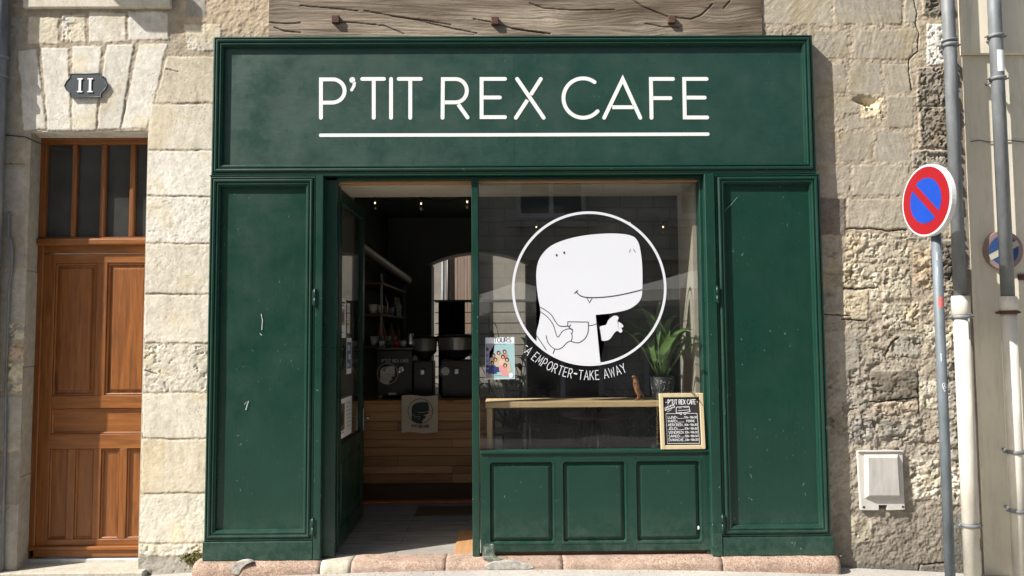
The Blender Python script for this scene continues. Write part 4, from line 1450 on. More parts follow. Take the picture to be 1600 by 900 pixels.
def pipe_c():
    y = -.058
    r = .050
    x = WX(11, 60, y) - r
    t = thing('drainpipe', (x, y, 0), 'dark grey drainpipe at the far left edge by the door', 'drainpipe', 'drainpipes running down the facade')
    mb = MB(); mb.tube([(x, y, -.12), (x, y, 5.5)], r, 20); mb.build('pipe_length', M['zinc'], t)
    for py in (89, 119): ring_clamp(x, y, WZ(5, py, y), r, M['zinc'], t, 'collar', False, .010)


pipe_a(); pipe_b(); pipe_c()
mb = MB()
yy = -.018
cab = [(14, 330), (13, 366), (17, 376), (19, 400), (17, 430), (14, 450), (12, 520), (9, 600), (8, 700), (5, 800), (4, 905)]
mb.tube([(WX(a, b, yy), yy, WZ(a, b, yy)) for a, b in smooth_poly(cab, False, 4)], .008, 8)
tag(mb.build('wall_conduit', M['zinc']), 'thin grey conduit running down the wall left of the door', 'conduit')
mb = MB()
mb.tube([(WX(a, b, -.02), -.02 + c, WZ(a, b, -.02)) for a, b, c in ((0, 210, 0), (20, 212, 0), (40, 214, 0), (50, 219, .05), (64, 223, .16), (90, 223, .20))], .0045, 6)
tag(mb.build('cable', M['black']), 'thin black cable entering above the left top corner of the door', 'cable')
mb = MB()
yy = -.012
mb.tube([(WX(a, b, yy), yy, WZ(a, b, yy)) for a, b in ((1517, 221), (1530, 219), (1545, 222), (1560, 221), (1578, 219), (1600, 222), (1640, 220))], .003, 6)
tag(mb.build('cable', M['black']), 'thin dark cable strung across the cream wall behind the pipes', 'cable')


# ------------------------------------------------------------------ house number plate
def number_plate():
    x, z = W(133.5, 133, -.004)
    t = thing('house_number_plate', (x, -.0, z), 'slate blue metal plate reading 11 above the brown door', 'number plate')
    slate = simple('slate_blue_enamel', (0.018, 0.027, 0.036), 0.45, 0.1, 10, 0.05)
    mb = MB()
    P = pp([(110.5, 115), (157, 114.5), (158, 121), (163, 125), (167.5, 133), (163, 141), (158, 145), (157, 151.5), (110.5, 152.5), (109.5, 145), (104, 141), (100.5, 134), (104, 127), (109.5, 121)], -.02)
    mb.prism(P, -.020, -.006)
    mb.build('plate', slate, t)
    edge = simple('grey_enamel_rim', (0.09, 0.11, 0.12), 0.4, 0.1, 10, 0.05)
    mb = MB()
    Q = P + [P[0]]
    mb.tube([(a, -.020, b) for a, b in P], .0035, 6, closed=True)
    mb.build('rim', edge, t)
    for px in (124.5, 140.5):
        mb = MB()
        x0, z0 = W(px, 133, -.027)
        mb.box(x0 - .0085, x0 + .0085, -.0255, -.0205, z0 - .042, z0 + .042, .001)
        mb.box(x0 - .019, x0 + .019, -.0252, -.0204, z0 + .040, z0 + .049, .001)
        mb.box(x0 - .019, x0 + .019, -.0252, -.0204, z0 - .049, z0 - .040, .001)
        mb.build('digit', M['white_paint'], t)


number_plate()


# ------------------------------------------------------------------ no parking sign on its post
def no_parking():
    y = -.42
    x = WX(1474, 640, y)
    t = thing('no_parking_sign', (x, y, 0), 'round red and blue no parking sign on a galvanised post', 'road sign')
    red = simple('red_reflective', (0.27, 0.005, 0.011), 0.45, 0.06, 8, 0.03)
    blue = simple('blue_reflective', (0.005, 0.05, 0.36), 0.45, 0.1, 8, 0.03)
    wht = simple('white_sign_rim', (0.58, 0.58, 0.58), 0.4, 0.05, 8, 0.03)
    ztop = WZ(1464, 268, y)
    mb = MB(); mb.tube([(x, y, -.1), (x, y, ztop)], .0295, 18)
    mb.build('post', M['galv'], t)
    cx, cz = W(1450.5, 311, y - .07)
    piv = empty('sign_panel', (-.062, -.012, cz))
    piv.parent = t
    piv.rotation_euler = (0, 0, R(-83))
    def P(mb2, name, mat):
        o = mb2.build(name, mat, piv, offset=False)
        return o
    r = .226
    mb = MB()
    n = 48
    prof = [(r - .004, -.003), (r, -.0), (r, .030), (r - .012, .032), (r - .012, .004)]
    rings = [[mb.bm.verts.new((a * math.cos(2 * math.pi * k / n), b, a * math.sin(2 * math.pi * k / n))) for k in range(n)] for a, b in prof]
    for A, B in zip(rings[:-1], rings[1:]):
        for k in range(n): mb.bm.faces.new((A[k], A[(k + 1) % n], B[(k + 1) % n], B[k]))
    mb.bm.faces.new(rings[0]); mb.bm.faces.new(rings[-1])
    P(mb, 'rim_plate', wht)
    mb = MB()
    mb.poly(arc(0, 0, r - .014, r - .014, 0, 360, 48)[:-1], lambda u, v, k: (u, -.0042, v))
    P(mb, 'red_disc', red)
    mb = MB()
    rb, hw = .142, .024
    for s in (1, -1):
        # half discs either side of the bar that runs from top left to bottom right
        a = math.degrees(math.asin(hw / rb))
        pts = arc(0, 0, rb, rb, a, 180 - a, 24)
        c, sn = math.cos(R(-45)), math.sin(R(-45))
        q = [((u * s) * c - (v * s) * sn, (u * s) * sn + (v * s) * c) for u, v in pts]
        mb.poly(q, lambda u, v, k: (u, -.0054, v))
    P(mb, 'blue_field', blue)
    mb = MB()
    for dz in (-.09, .09):
        mb = MB()
        mb.box(-.035, .035, .031, .075, dz - .012, dz + .012)
        P(mb, 'bracket', M['galv'])
    mb = MB()
    for (a, b, c) in ((.035, -.10, .06), (-.02, .02, .06)):
        pass
    # small red sticker and chalk-like scrawl on the post
    z1, z0 = WZ(1467, 464, y), WZ(1467, 481, y)
    for k in range(6):
        a0, a1 = R(-130 + 14 * k), R(-130 + 14 * (k + 1))
        rr_ = .0302
        mb.face([(x + rr_ * math.cos(a0), y + rr_ * math.sin(a0), z0), (x + rr_ * math.cos(a1), y + rr_ * math.sin(a1), z0), (x + rr_ * math.cos(a1), y + rr_ * math.sin(a1), z1), (x + rr_ * math.cos(a0), y + rr_ * math.sin(a0), z1)])
    mb.build('sticker', simple('faded_red_sticker', (0.45, 0.13, 0.12), 0.6, 0.3, 60, 0.0), t)
    mb = MB()
    zc = WZ(1470, 602, y)
    def cyl(u, v, k): return (x + .0304 * math.sin(u / .03 - .15), y - .0304 * math.cos(u / .03 - .15), v)
    for st in (arc(0, zc, .012, .016, 60, 330, 10), [(-.008, zc - .014), (.0, zc - .035), (.006, zc - .03)], [(.004, zc + .01), (-.004, zc - .006), (.010, zc - .004)]):
        mb.ribbon(st, .0025, cyl)
    mb.build('scrawl', M['paper'], t)
    for pz in (395, 418, 552):
        mb = MB()
        mb.ribbon([(-.012, WZ(1470, pz, y)), (-.012, WZ(1470, pz + 12, y))], .003, cyl)
        mb.build('paint_mark', M['paper'], t)


no_parking()


def faded_sign():
    cx, cz = W(1568, 391, -.03)
    t = thing('faded_wall_sign', (cx, -.03, cz), 'faded round blue parking sign fixed to the cream wall behind the drainpipe', 'road sign')
    r = .132
    def disc(rad, y, name, mat, y2=None):
        mb = MB()
        q = [(cx + rad * math.cos(2 * math.pi * k / 40), cz + rad * math.sin(2 * math.pi * k / 40)) for k in range(40)]
        if y2 is not None: mb.prism(q, y, y2)
        else: mb.poly(q, lambda u, v, k: (u, y, v))
        return mb.build(name, mat, t)
    disc(r, -.034, 'plate', simple('faded_pink_grey', (0.27, 0.19, 0.18), 0.6, 0.2, 12, 0.05), -.010)
    disc(r * .76, -.0352, 'blue_field', simple('faded_blue', (0.025, 0.07, 0.22), 0.6, 0.25, 12, 0.05))
    mb = MB()
    c, s = math.cos(R(27)), math.sin(R(27))
    def f(u, v, k): return (cx + u * c - v * s, -.0364, cz + u * s + v * c)
    mb.poly([(-.112, -.020), (.112, -.020), (.112, .020), (-.112, .020)], f)
    mb.build('diagonal_bar', simple('faded_cream', (0.5, 0.47, 0.38), 0.6, 0.1, 12, 0.05), t)
    mb = MB()
    mb.tube([(cx + .03, -.05, cz - .11), (cx + .03, .0, cz - .11)], .007, 8)
    mb.build('bolt', M['chrome'], t)


faded_sign()
# small brown plaque at the right edge
x, z = W(1604, 433, -.008)
mb = MB()
mb.box(x - .06, x + .09, -.018, -.005, z - .02, z + .02, .002)
tag(mb.build('wall_plaque', simple('brown_plaque', (0.09, 0.035, 0.03), 0.6, 0.1, 8, 0.0)), 'small dark brown plaque below the faded sign at the right edge', 'plaque')


# ------------------------------------------------------------------ utility box cover
def meter_cover():
    yb = -.028
    P = pp([(1340.5, 704.5), (1410, 704.5), (1413.5, 796), (1392, 797), (1386.5, 797), (1386.5, 789), (1373, 789), (1373, 797), (1346, 797)], yb)
    x, z = W(1378, 750, yb)
    t = thing('utility_box_cover', (x, 0, z), 'pale grey plastic utility cover on the rough wall right of the shopfront', 'utility box')
    pl_ = simple('pale_grey_plastic', (0.50, 0.48, 0.45), 0.6, 0.12, 9, 0.1, 60)
    pl2 = simple('streaked_grey_plastic', (0.42, 0.405, 0.38), 0.65, 0.22, 14, 0.15, 60, 0, 0.4, (1.5, 1, .35))
    mb = MB()
    mb.prism(P, yb, .0)
    mb.build('back_plate', pl_, t)
    mb = MB()
    o = pp([(1350, 709), (1403.5, 709), (1408, 779), (1351, 779)], yb)
    i = pp([(1357, 715.5), (1402, 715.5), (1405.5, 774), (1358, 774)], yb - .03)
    A = [mb.bm.verts.new((a, yb + .001, b)) for a, b in o]
    B = [mb.bm.verts.new((a, yb - .030, b)) for a, b in i]
    for k in range(4): mb.bm.faces.new((A[k], A[(k + 1) % 4], B[(k + 1) % 4], B[k]))
    mb.bm.faces.new(B)
    mb.build('raised_lid', pl2, t)
    mb = MB()
    a, b = pp([(1340, 706), (1410, 704)], yb)
    mb.box(a[0] - .002, b[0] + .002, yb - .012, yb, b[1] - .006, b[1] + .002, .002)
    mb.build('top_lip', pl_, t)
    for px, py in ((1350, 792.5), (1411, 792)):
        q = W(px, py, yb - .002)
        mb = MB()
        mb.poly(arc(q[0], q[1], .0085, .0085, 0, 360, 12)[:-1], lambda u, v, k: (u, yb - .0015, v))
        mb.build('screw_hole', M['ink'], t)
    mb = MB()
    q = pp([(1373, 790), (1386.5, 790), (1386.5, 795), (1373, 795)], yb + .01)
    mb.prism(q, -.006, .004)
    mb.build('slot', M['ink'], t)


meter_cover()

# ------------------------------------------------------------------ the room behind the glass
FZ = ZL - .012
BY = 3.9
RXL, RXR, CZ = -1.42, 2.5, 2.95
def struct(name, mb, mat, label):
    o = mb.build(name, mat)
    return tag(o, label, None, None, 'structure')
def floor_mat():
    t = NT('worn_floor')
    br = t.n('ShaderNodeTexBrick')
    t.l(t.mapping((1, 1, 1), (0, 0, R(0))), br.inputs['Vector'])
    br.inputs['Scale'].default_value = 1.0
    br.inputs['Brick Width'].default_value = 1.5
    br.inputs['Row Height'].default_value = 0.16
    br.inputs['Mortar Size'].default_value = 0.004
    for k, c in (('Color1', (0.24, 0.225, 0.20)), ('Color2', (0.17, 0.16, 0.145)), ('Mortar', (0.03, 0.028, 0.025))):
        br.inputs[k].default_value = (*c, 1)
    n = t.noise(5, 7, 0.7, t.mapping((1, 5, 1)))
    c = t.mix(t.ramp(n, [(0.35, (0,) * 3), (0.75, (0.7,) * 3)]), br.outputs[0], (0.40, 0.385, 0.35))
    return t.done(c, 0.7, t.bump(n, 0.2, 0.003), 0, 0.3)
mb = MB(); mb.box(DX1 + .21, RXR + .3, .035, BY + 3, FZ - .2, FZ)
mb.box(-4, DX1 + .2, .52, BY + 3, FZ - .2, FZ)
struct('floor', mb, floor_mat(), 'worn grey wooden floor of the cafe')
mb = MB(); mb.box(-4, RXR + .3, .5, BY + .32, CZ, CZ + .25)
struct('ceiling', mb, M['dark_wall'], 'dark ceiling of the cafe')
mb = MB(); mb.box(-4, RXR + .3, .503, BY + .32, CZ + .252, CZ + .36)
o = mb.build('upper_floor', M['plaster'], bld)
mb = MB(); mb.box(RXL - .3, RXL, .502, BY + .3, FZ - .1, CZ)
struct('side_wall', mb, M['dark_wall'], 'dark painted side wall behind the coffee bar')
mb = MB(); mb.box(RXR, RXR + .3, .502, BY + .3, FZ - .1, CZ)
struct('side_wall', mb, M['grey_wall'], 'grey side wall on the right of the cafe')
# back wall with a wide low arch
ax0, ax1 = WX(674, 450, BY), WX(822, 450, BY)
asz, apz = WZ(750, 413, BY), WZ(750, 393, BY)
mb = MB()
aw = (ax1 - ax0) / 2 + .07
acx = (ax0 + ax1) / 2
h = apz - asz
Rr_ = (aw * aw + h * h) / (2 * h)
am = math.degrees(math.asin(aw / Rr_))
ar = arc(acx, apz - Rr_, Rr_, Rr_, 90 + am, 90 - am, 16)
mb.prism([(ax0 - .001, FZ - .1), (RXL, FZ - .1), (RXL, CZ), (RXR, CZ), (RXR, FZ - .1), (ax1 + .001, FZ - .1), (ax1, asz - .02)] + ar[::-1] + [(ax0, asz - .02)], BY, BY + .3)
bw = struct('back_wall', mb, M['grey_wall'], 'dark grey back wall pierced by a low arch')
lp = simple('arch_plaster', (0.34, 0.32, 0.28), 0.85, 0.1, 4, 0.1)
mb = MB()
mb.box(ax0 - .006, ax0 + .004, BY - .004, BY + .31, FZ, asz)
mb.box(ax1 - .004, ax1 + .006, BY - .004, BY + .31, FZ, asz)
for (a, b), (c, d) in zip(ar[:-1], ar[1:]):
    mb.prism([(a, b - .004), (c, d - .004), (c, d - .010), (a, b - .010)], BY - .003, BY + .31)
struct('arch_lining', mb, lp, 'pale plaster lining of the arch in the back wall')
# sky-lit yard behind the arch
yb = BY + 1.5
mb = MB(); mb.box(-4.3, 2.6, yb + .004, yb + .3, -.2, 3.6)
yard = mb.build('yard_wall', simple('yard_stone_wall', (0.25, 0.23, 0.195), 0.9, 0.25, 3, 0.5, 12))
tag(yard, 'pale stone yard wall seen through the arch at the back', 'wall')
mb = MB(); mb.box(-4.3, -4.0, BY + .35, yb, -.2, 2.6)
tag(mb.build('yard_side_wall', M['plaster']), 'beige yard side wall behind the left of the arch', 'wall')
sh = thing('slatted_shutter', (WX(723, 430, yb - .1), yb - .1, 0), 'brown slatted wooden shutter outside behind the arch', 'shutter')
slm = wood('weathered_slats', (0.15, 0.10, 0.075), (0.30, 0.22, 0.17), 'z', 0.8)
for i in range(6):
    mb = MB()
    a = WX(711 + i * 5.2, 430, yb - .1)
    mb.box(a, a + .040, yb - .12, yb - .09, 1.35, 3.0, .003)
    mb.build('slat', slm, sh)
mb = MB(); mb.box(WX(710, 430, yb - .1), WX(742, 430, yb - .1), yb - .088, yb - .07, 1.5, 1.56)
mb.build('rail', slm, sh)
dp = thing('yard_downpipe', (WX(694, 430, yb - .06), yb - .06, 0), 'dark pipe on the yard wall seen left inside the arch', 'drainpipe')
for i, w_ in enumerate((0, .07)):
    mb = MB(); mb.tube([(WX(692, 430, yb - .06) + w_, yb - .06, 0), (WX(692, 430, yb - .06) + w_, yb - .06, 3.4)], .022, 10)
    mb.build('pipe_length', M['zinc'] if i == 0 else M['black'], dp)
# railing with level bars
rl = thing('yard_railing', (0, BY + .9, 0), 'black railing of level bars behind the arch', 'railing')
ry = BY + .9
mb = MB(); mb.tube([(WX(680, 471, ry), ry, WZ(750, 471, ry)), (WX(905, 471, ry), ry, WZ(750, 471, ry))], .014, 8)
mb.build('top_rail', M['black'], rl)
for i, py in enumerate(range(488, 620, 17)):
    mb = MB(); mb.tube([(WX(680, py, ry), ry, WZ(750, py, ry)), (WX(905, py, ry), ry, WZ(750, py, ry))], .006, 6)
    mb.build('bar', M['black'], rl)
for px in (764, 842, 900):
    mb = MB(); mb.tube([(WX(px, 520, ry), ry, FZ), (WX(px, 520, ry), ry, WZ(750, 475, ry))], .012, 8)
    mb.build('post', M['black'], rl)


# ------------------------------------------------------------------ coffee bar
CY = 1.6
ct = thing('coffee_counter', (-1.0, CY, FZ), 'cafe counter clad in level knotty pine planks', 'counter')
cx0, cx1 = RXL + .002, WX(771.5, 660, CY)
zc1 = WZ(660, 625, CY)
zk = WZ(660, 755, CY)
pm = [M['plank'], wood('counter_plank_pale', (0.28, 0.14, 0.06), (0.52, 0.30, 0.14), 'x', 0.55, 0.9, 0.15, knots=True), wood('counter_plank_brown', (0.17, 0.075, 0.03), (0.36, 0.19, 0.085), 'x', 0.55, 0.8, 0.15, knots=True)]
rows = [(625, 0), (643, 1), (658, 0), (672, 2), (686, 0), (699, 1), (712, 0), (728, 2), (740, 1), (755, 0)]
mb = MB()
mb.box(cx0, cx1, CY - .03, CY + .6, zc1 - .024, zc1, .003)
mb.build('counter_top', M['plank'], ct)
zz = [WZ(660, p, CY) for p, _ in rows]
zz[0] = zc1 - .026
for i in range(len(zz) - 1):
    cut = cx0 + (cx1 - cx0) * random.choice([.35, .55, .72, 1.1])
    for a, b in ((cx0, min(cut, cx1)), (cut, cx1)):
        if b - a < .05: continue
        mb = MB()
        mb.box(a + .001, b - .001, CY, CY + .02, zz[i + 1] + .0015, zz[i] - .0015, .002)
        mb.build('plank', random.choice(pm), ct)
mb = MB(); mb.box(cx0, cx1 - .02, CY + .03, CY + .05, FZ, zk)
mb.build('kick_board', M['dark_wood'], ct)
mb = MB(); mb.box(cx0, cx1, CY + .022, CY + .58, zk + .0, zc1 - .026)
mb.build('carcass', M['dark_wood'], ct)
mb = MB(); mb.box(cx0, WX(737, 776, CY) + .1, CY - .05, CY + .028, FZ + .001, FZ + .012, .002)
tag(mb.build('floor_strip', simple('orange_red_strip', (0.62, 0.16, 0.06), 0.7, 0.35, 9, 0.1, 40, 0, .3, (1, 6, 1))), 'worn orange red strip on the floor at the foot of the counter', 'floor trim')
x0, z0 = W(690, 793, 1.35)
mb = MB(); mb.box(WX(650, 795, 1.2), WX(745, 795, 1.2), 1.10, 1.38, FZ + .001, FZ + .012, .003)
tag(mb.build('floor_hatch', wood('old_brown_board', (0.07, 0.045, 0.025), (0.15, 0.10, 0.05), 'x', 0.7)), 'dark brown board set in the floor before the counter', 'floor hatch')
mb = MB(); mb.box(WX(712, 850, .25), WX(745, 850, .25), .05, .62, FZ + .001, FZ + .010, .003)
tag(mb.build('doormat', wood('ochre_boards', (0.28, 0.14, 0.06), (0.46, 0.27, 0.13), 'y', 0.7)), 'ochre wooden mat inside the door beside the green post', 'mat')


def round_box(name, x0, x1, y0, y1, z0, z1, mat, par, bev=.01):
    mb = MB(); mb.box(x0, x1, y0, y1, z0, z1, bev, seg=2)
    return mb.build(name, mat, par)


def small_emblem(cx, cz, r, y, mat, name, par, inv=False):
    """the cafe's round emblem again, reduced, from the same outlines"""
    mb = MB()
    s = r / 118.8
    fn = lambda u, v, k: (cx + (u - cxp) * s, y - k * .0004, cz - (v - cyp) * s)
    mb.poly(body, fn)
    mb.poly(hand, fn)
    for i in range(40):
        a0, a1 = R(i * 9), R(i * 9 + 9)
        mb.face([(cx + q * math.cos(a), y, cz + q * math.sin(a)) for q, a in ((r * .975, a0), (r * 1.02, a0), (r * 1.02, a1), (r * .975, a1))])
    mb.k = 8
    if inv: mb.k = 12
    mb.ribbon(Z6([(655, 800), (700, 837), (900, 828), (1078, 788)]), 4, fn, 1)
    mb.ribbon(Z7([(392, 76), (455, 120), (500, 183), (550, 185)]), 3, fn, 1)
    mb.ribbon(Z7([(551, 188), (552, 160), (672, 162), (671, 215), (600, 283)]), 3, fn, 1)
    return mb.build(name, mat, par)


def machine():
    y = CY + .12
    x0, x1 = WX(588, 580, y), WX(644, 580, y)
    z1 = WZ(615, 545, y)
    t = thing('espresso_machine', ((x0 + x1) / 2, y, zc1), 'black espresso machine with the round white emblem, left on the counter', 'coffee machine')
    round_box('body', x0, x1, y, y + .42, zc1 + .035, z1 - .01, M['black'], t, .012)
    round_box('top_tray', x0 - .005, x1 + .005, y - .005, y + .42, z1 - .008, z1 + .012, simple('dark_steel', (0.10, 0.10, 0.10), 0.35, 0.1, 10, 0.05, 60, 0.8), t, .004)
    for xx in (x0 + .03, x1 - .03):
        round_box('foot', xx - .015, xx + .015, y + .03, y + .06, zc1 + .001, zc1 + .036, M['chrome'], t, .003)
    g = simple('dim_white_print', (0.42, 0.41, 0.39), 0.6, 0.1, 8, 0.0)
    ex, ez = W(605.5, 584, y - .002)
    small_emblem(ex, ez, .094, y - .0015, [g, M['ink']], 'emblem', t)
    mb = MB()
    write(mb, "P'TIT REX CAFE", x0 + .05, WZ(615, 566, y), .026, .004, None, y - .0015, 0, 1.0)
    mb.build('lettering', g, t)
    round_box('display', x0 + .11, x0 + .18, y - .002, y, WZ(600, 617, y), WZ(600, 614, y), simple('pale_display', (0.6, 0.6, 0.6), 0.4, 0.05, 5, 0), t, .0005)
    cups = [simple('cup_white', (0.5, 0.5, 0.48), 0.3, 0.05, 5, 0), simple('cup_red', (0.30, 0.02, 0.02), 0.3, 0.05, 5, 0), simple('cup_green', (0.03, 0.10, 0.06), 0.3, 0.05, 5, 0)]
    look = ['white cup at the left of the row on the espresso machine', 'green cup second in the row on the espresso machine', 'red cup in the middle of the row on the espresso machine', 'white cup second from the right on the espresso machine', 'tall steel jug at the right end of the espresso machine']
    for i in range(5):
        mb = MB()
        x = x0 + .03 + i * (x1 - x0 - .06) / 4
        if i < 4: mb.lathe([(0, .001), (.024, .001), (.030, .06), (.027, .06), (.022, .008)], x, y + .1, 16, 0, z1 + .012)
        else: mb.lathe([(0, .001), (.038, .001), (.042, .05), (.030, .11), (.034, .13), (.031, .13), (.027, .11)], x, y + .1, 16, 0, z1 + .012)
        tag(mb.build('cup' if i < 4 else 'milk_jug', [cups[0], cups[2], cups[1], cups[0], M['chrome']][i]), look[i], 'cup' if i < 4 else 'jug')
    for xx in (x0 + .09, x1 - .09):
        mb = MB()
        mb.tube([(xx, y + .0, zc1 + .27), (xx, y - .05, zc1 + .27)], .024, 12)
        mb.tube([(xx, y - .03, zc1 + .265), (xx, y - .16, zc1 + .25)], .009, 8)
        mb.build('group_head', M['chrome'], t)
    return t


machine()


def grinder(px, py_top, label, scale=1.0, dial=False):
    y = CY + .18
    x = WX(px, 580, y)
    t = thing('coffee_grinder', (x, y, zc1), label, 'coffee grinder', 'coffee grinders on the counter')
    zt_ = WZ(px, py_top, y)
    H_ = zt_ - zc1
    w = .095 * scale
    round_box('body', x - w, x + w, y, y + .2, zc1 + .002, zc1 + H_ * .60, M['black'], t, .015)
    mb = MB(); mb.lathe([(.03, H_ * .60), (w * .6, H_ * .64), (w * 1.2, H_ * .74), (w * 1.25, H_ * .76)], x, y + .1, 20, 0, zc1)
    mb.build('funnel', M['black'], t)
    mb = MB(); mb.lathe([(w * 1.2, H_ * .76), (w * 1.3, H_ * .96)], x, y + .1, 20, 0, zc1)
    mb.build('bean_hopper', simple('smoky_hopper', (0.10, 0.10, 0.10), 0.12, 0.1, 5, 0, 30, 0, .8), t)
    mb = MB(); mb.lathe([(w * 1.33, H_ * .955), (w * 1.3, H_ * .985), (w * .7, H_ * 1.0), (0, H_ * 1.0)], x, y + .1, 20, 0, zc1)
    mb.build('lid', M['black'], t)
    round_box('spout', x - .018, x + .018, y - .05, y + .002, zc1 + H_ * .38, zc1 + H_ * .46, M['chrome'], t, .004)
    if dial:
        mb = MB()
        q = W(696, 580, y - .01)
        qx, qz = q
        n = 24
        for rr_, yy_, mi in ((.060, y - .012, 0), (.038, y - .020, 1)):
            mb.prism(arc(qx, qz, rr_, rr_, 0, 360, n)[:-1], yy_, y + .001, mi)
        mb.build('dial', [M['black'], simple('dial_face', (0.45, 0.45, 0.42), 0.4, 0.05, 4, 0)], t)
    return t


grinder(661, 525, 'black coffee grinder with square hopper right of the espresso machine', 1.0)
grinder(714, 523, 'wide black coffee grinder with a pale dial beside the post', 1.55, True)


def hanging_cloth():
    y = CY - .033
    x0, x1 = WX(627.5, 650, y), WX(684.5, 650, y)
    z1, z0 = WZ(655, 618, y), WZ(655, 676, y)
    t = thing('tote_cloth', ((x0 + x1) / 2, y, z1), 'cream cloth printed with the dark round emblem hung on the counter front', 'cloth')
    mb = MB()
    n, m = 14, 14
    g = [[mb.bm.verts.new((x0 + (x1 - x0) * i / n, y - .006 - .006 * math.sin(i * .9) * (j / m), z0 + (z1 - z0) * j / m + .006 * math.sin(i * .5))) for j in range(m + 1)] for i in range(n + 1)]
    for i in range(n):
        for j in range(m):
            f = mb.bm.faces.new((g[i][j], g[i + 1][j], g[i + 1][j + 1], g[i][j + 1])); f.smooth = True
    mb.build('fabric', simple('cream_cloth', (0.47, 0.41, 0.32), 0.9, 0.08, 10, 0.2, 120), t)
    ex, ez = W(657, 642, y)
    pr_ = [simple('dark_green_print', (0.02, 0.035, 0.03), 0.8, 0.1, 5, 0), simple('cream_print', (0.45, 0.40, 0.32), 0.8, 0.1, 5, 0)]
    small_emblem(ex, ez, .108, y - .0145, pr_, 'emblem', t, True)
    mb = MB()
    write(mb, "P'TIT REX CAFE", ex - .075, WZ(655, 668, y), .024, .0035, None, y - .0145, 0, 1.0, .7)
    mb.build('lettering', pr_[0], t)


hanging_cloth()


# things on and above the bar: shelf of bottles on the side wall, duct, curtain
def shelf_unit():
    t = thing('wall_shelf', (RXL + .15, 2.6, 1.3), 'dark wall shelf stacked with cups and bottles above the bar', 'shelf')
    for z in (1.42, 1.72, 2.02):
        round_box('board', RXL + .002, RXL + .26, 1.95, 3.6, z, z + .022, M['dark_wood'], t, .002)
    for yv in (1.97, 3.57):
        mb = MB(); mb.box(RXL + .24, RXL + .258, yv, yv + .018, 1.36, 2.12); mb.build('upright', simple('pale_metal', (0.2, 0.2, 0.2), 0.4, 0.1, 5, 0, 30, .6), t)
    cols = [(0.35, 0.03, 0.02), (0.5, 0.48, 0.42), (0.05, 0.09, 0.05), (0.3, 0.16, 0.04), (0.62, 0.6, 0.55), (0.02, 0.05, 0.12)]
    mats = [simple('bottle_glaze_%d' % i, c, 0.2, 0.1, 5, 0, 30, 0, .7) for i, c in enumerate(cols)]
    names = ['bottle standing on the shelf above the bar', 'cup standing on the shelf above the bar']
    first = {}
    for z in (1.442, 1.742):
        yv = 2.03
        while yv < 3.5:
            k = random.randrange(2)
            mi = random.randrange(6)
            key = (k, mi)
            if key not in first:
                mb = MB()
                if k == 0: mb.lathe([(0, 0), (.034, 0), (.036, .01), (.036, .13), (.014, .17), (.013, .22), (0, .222)], 0, 0, 12)
                else: mb.lathe([(0, 0), (.03, 0), (.042, .09), (.040, .09), (.03, .01)], 0, 0, 12)
                o = mb.build('bottle' if k == 0 else 'cup', mats[mi])
                first[key] = o
            else:
                o = first[key].copy(); C.objects.link(o)
            o.location = (RXL + random.uniform(.16, .21), yv, z)
            tag(o, names[k], ['bottle', 'cup'][k], ['bottles on the bar shelf', 'cups on the bar shelf'][k])
            yv += random.uniform(.10, .16)


shelf_unit()
def duct():
    a = (WX(552, 371, 1.3), 1.3, WZ(552, 376, 1.3)); b = (WX(636, 438, 3.6), 3.6, WZ(636, 438, 3.6))
    A, B = Vector(a), Vector(b)
    mb = MB()
    n = 90
    pts = [A + (B - A) * (i / n) for i in range(n + 1)]
    rs = [.056 + (.006 if i % 2 else 0) for i in range(n + 1)]
    mb.tube(pts, rs, 16)
    tag(mb.build('ventilation_duct', simple('dull_duct', (0.22, 0.22, 0.21), 0.35, 0.15, 10, 0.05, 50, 0.8)), 'ribbed metal ventilation duct running back under the ceiling', 'duct')
duct()
def curtain():
    y = BY - .08
    x0, x1 = WX(685, 540, y), WX(727, 540, y)
    z1, z0 = WZ(700, 471, y), FZ + .02
    mb = MB()
    n = 40
    pts = []
    for i in range(n + 1):
        x = x0 + (x1 - x0) * i / n
        yy_ = y + .022 * math.sin(i * 1.05) + .008 * math.sin(i * .37)
        pts.append((x, yy_))
    for s in (0, 1):
        pass
    for i in range(n):
        (a, b), (c, d) = pts[i], pts[i + 1]
        for (za, zb_) in ((z0, z1),):
            f = mb.face([(a, b, za), (c, d, za), (c, d, zb_), (a, b, zb_)]); f.smooth = True
            f = mb.face([(a, b + .004, za), (a, b + .004, zb_), (c, d + .004, zb_), (c, d + .004, za)]); f.smooth = True
    t = thing('dark_curtain', ((x0 + x1) / 2, y, z1), 'dark navy curtain hanging in the left of the arch', 'curtain')
    mb.build('fabric', simple('navy_cloth', (0.012, 0.014, 0.026), 0.9, 0.1, 5, 0.1), t)
    mb = MB(); mb.tube([(x0 - .06, y, z1 + .01), (ax1, y, z1 + .01)], .009, 8)
    mb.build('rod', M['black'], t)
curtain()


# ------------------------------------------------------------------ window bar, plant, figurine
def window_bar():
    y0_, y1_ = .05, .33
    x0, x1 = WX(758, 630, .05), WX(1078, 630, .2)
    z1 = WZ(860, 628, .05) + .0
    z0_ = WZ(860, 637, .05)
    t = thing('window_bar', (x0, .2, FZ), 'pale pine window bar shelf behind the big pane', 'shelf')
    mb = MB(); mb.box(x0, x1, y0_, y1_, z0_, z1 + .002, .004)
    mb.build('shelf_top', M['pine'], t)
    mb = MB(); mb.box(WX(760.5, 670, .055), WX(769, 670, .055), .056, .30, FZ, z0_ - .001, .003)
    mb.build('leg', M['pine_z'], t)
    mb = MB(); mb.box(x1 - .05, x1 - .01, .056, .30, FZ, z0_ - .001, .003)
    mb.build('leg', M['pine_z'], t)
    return z1 + .003


ZB = window_bar()


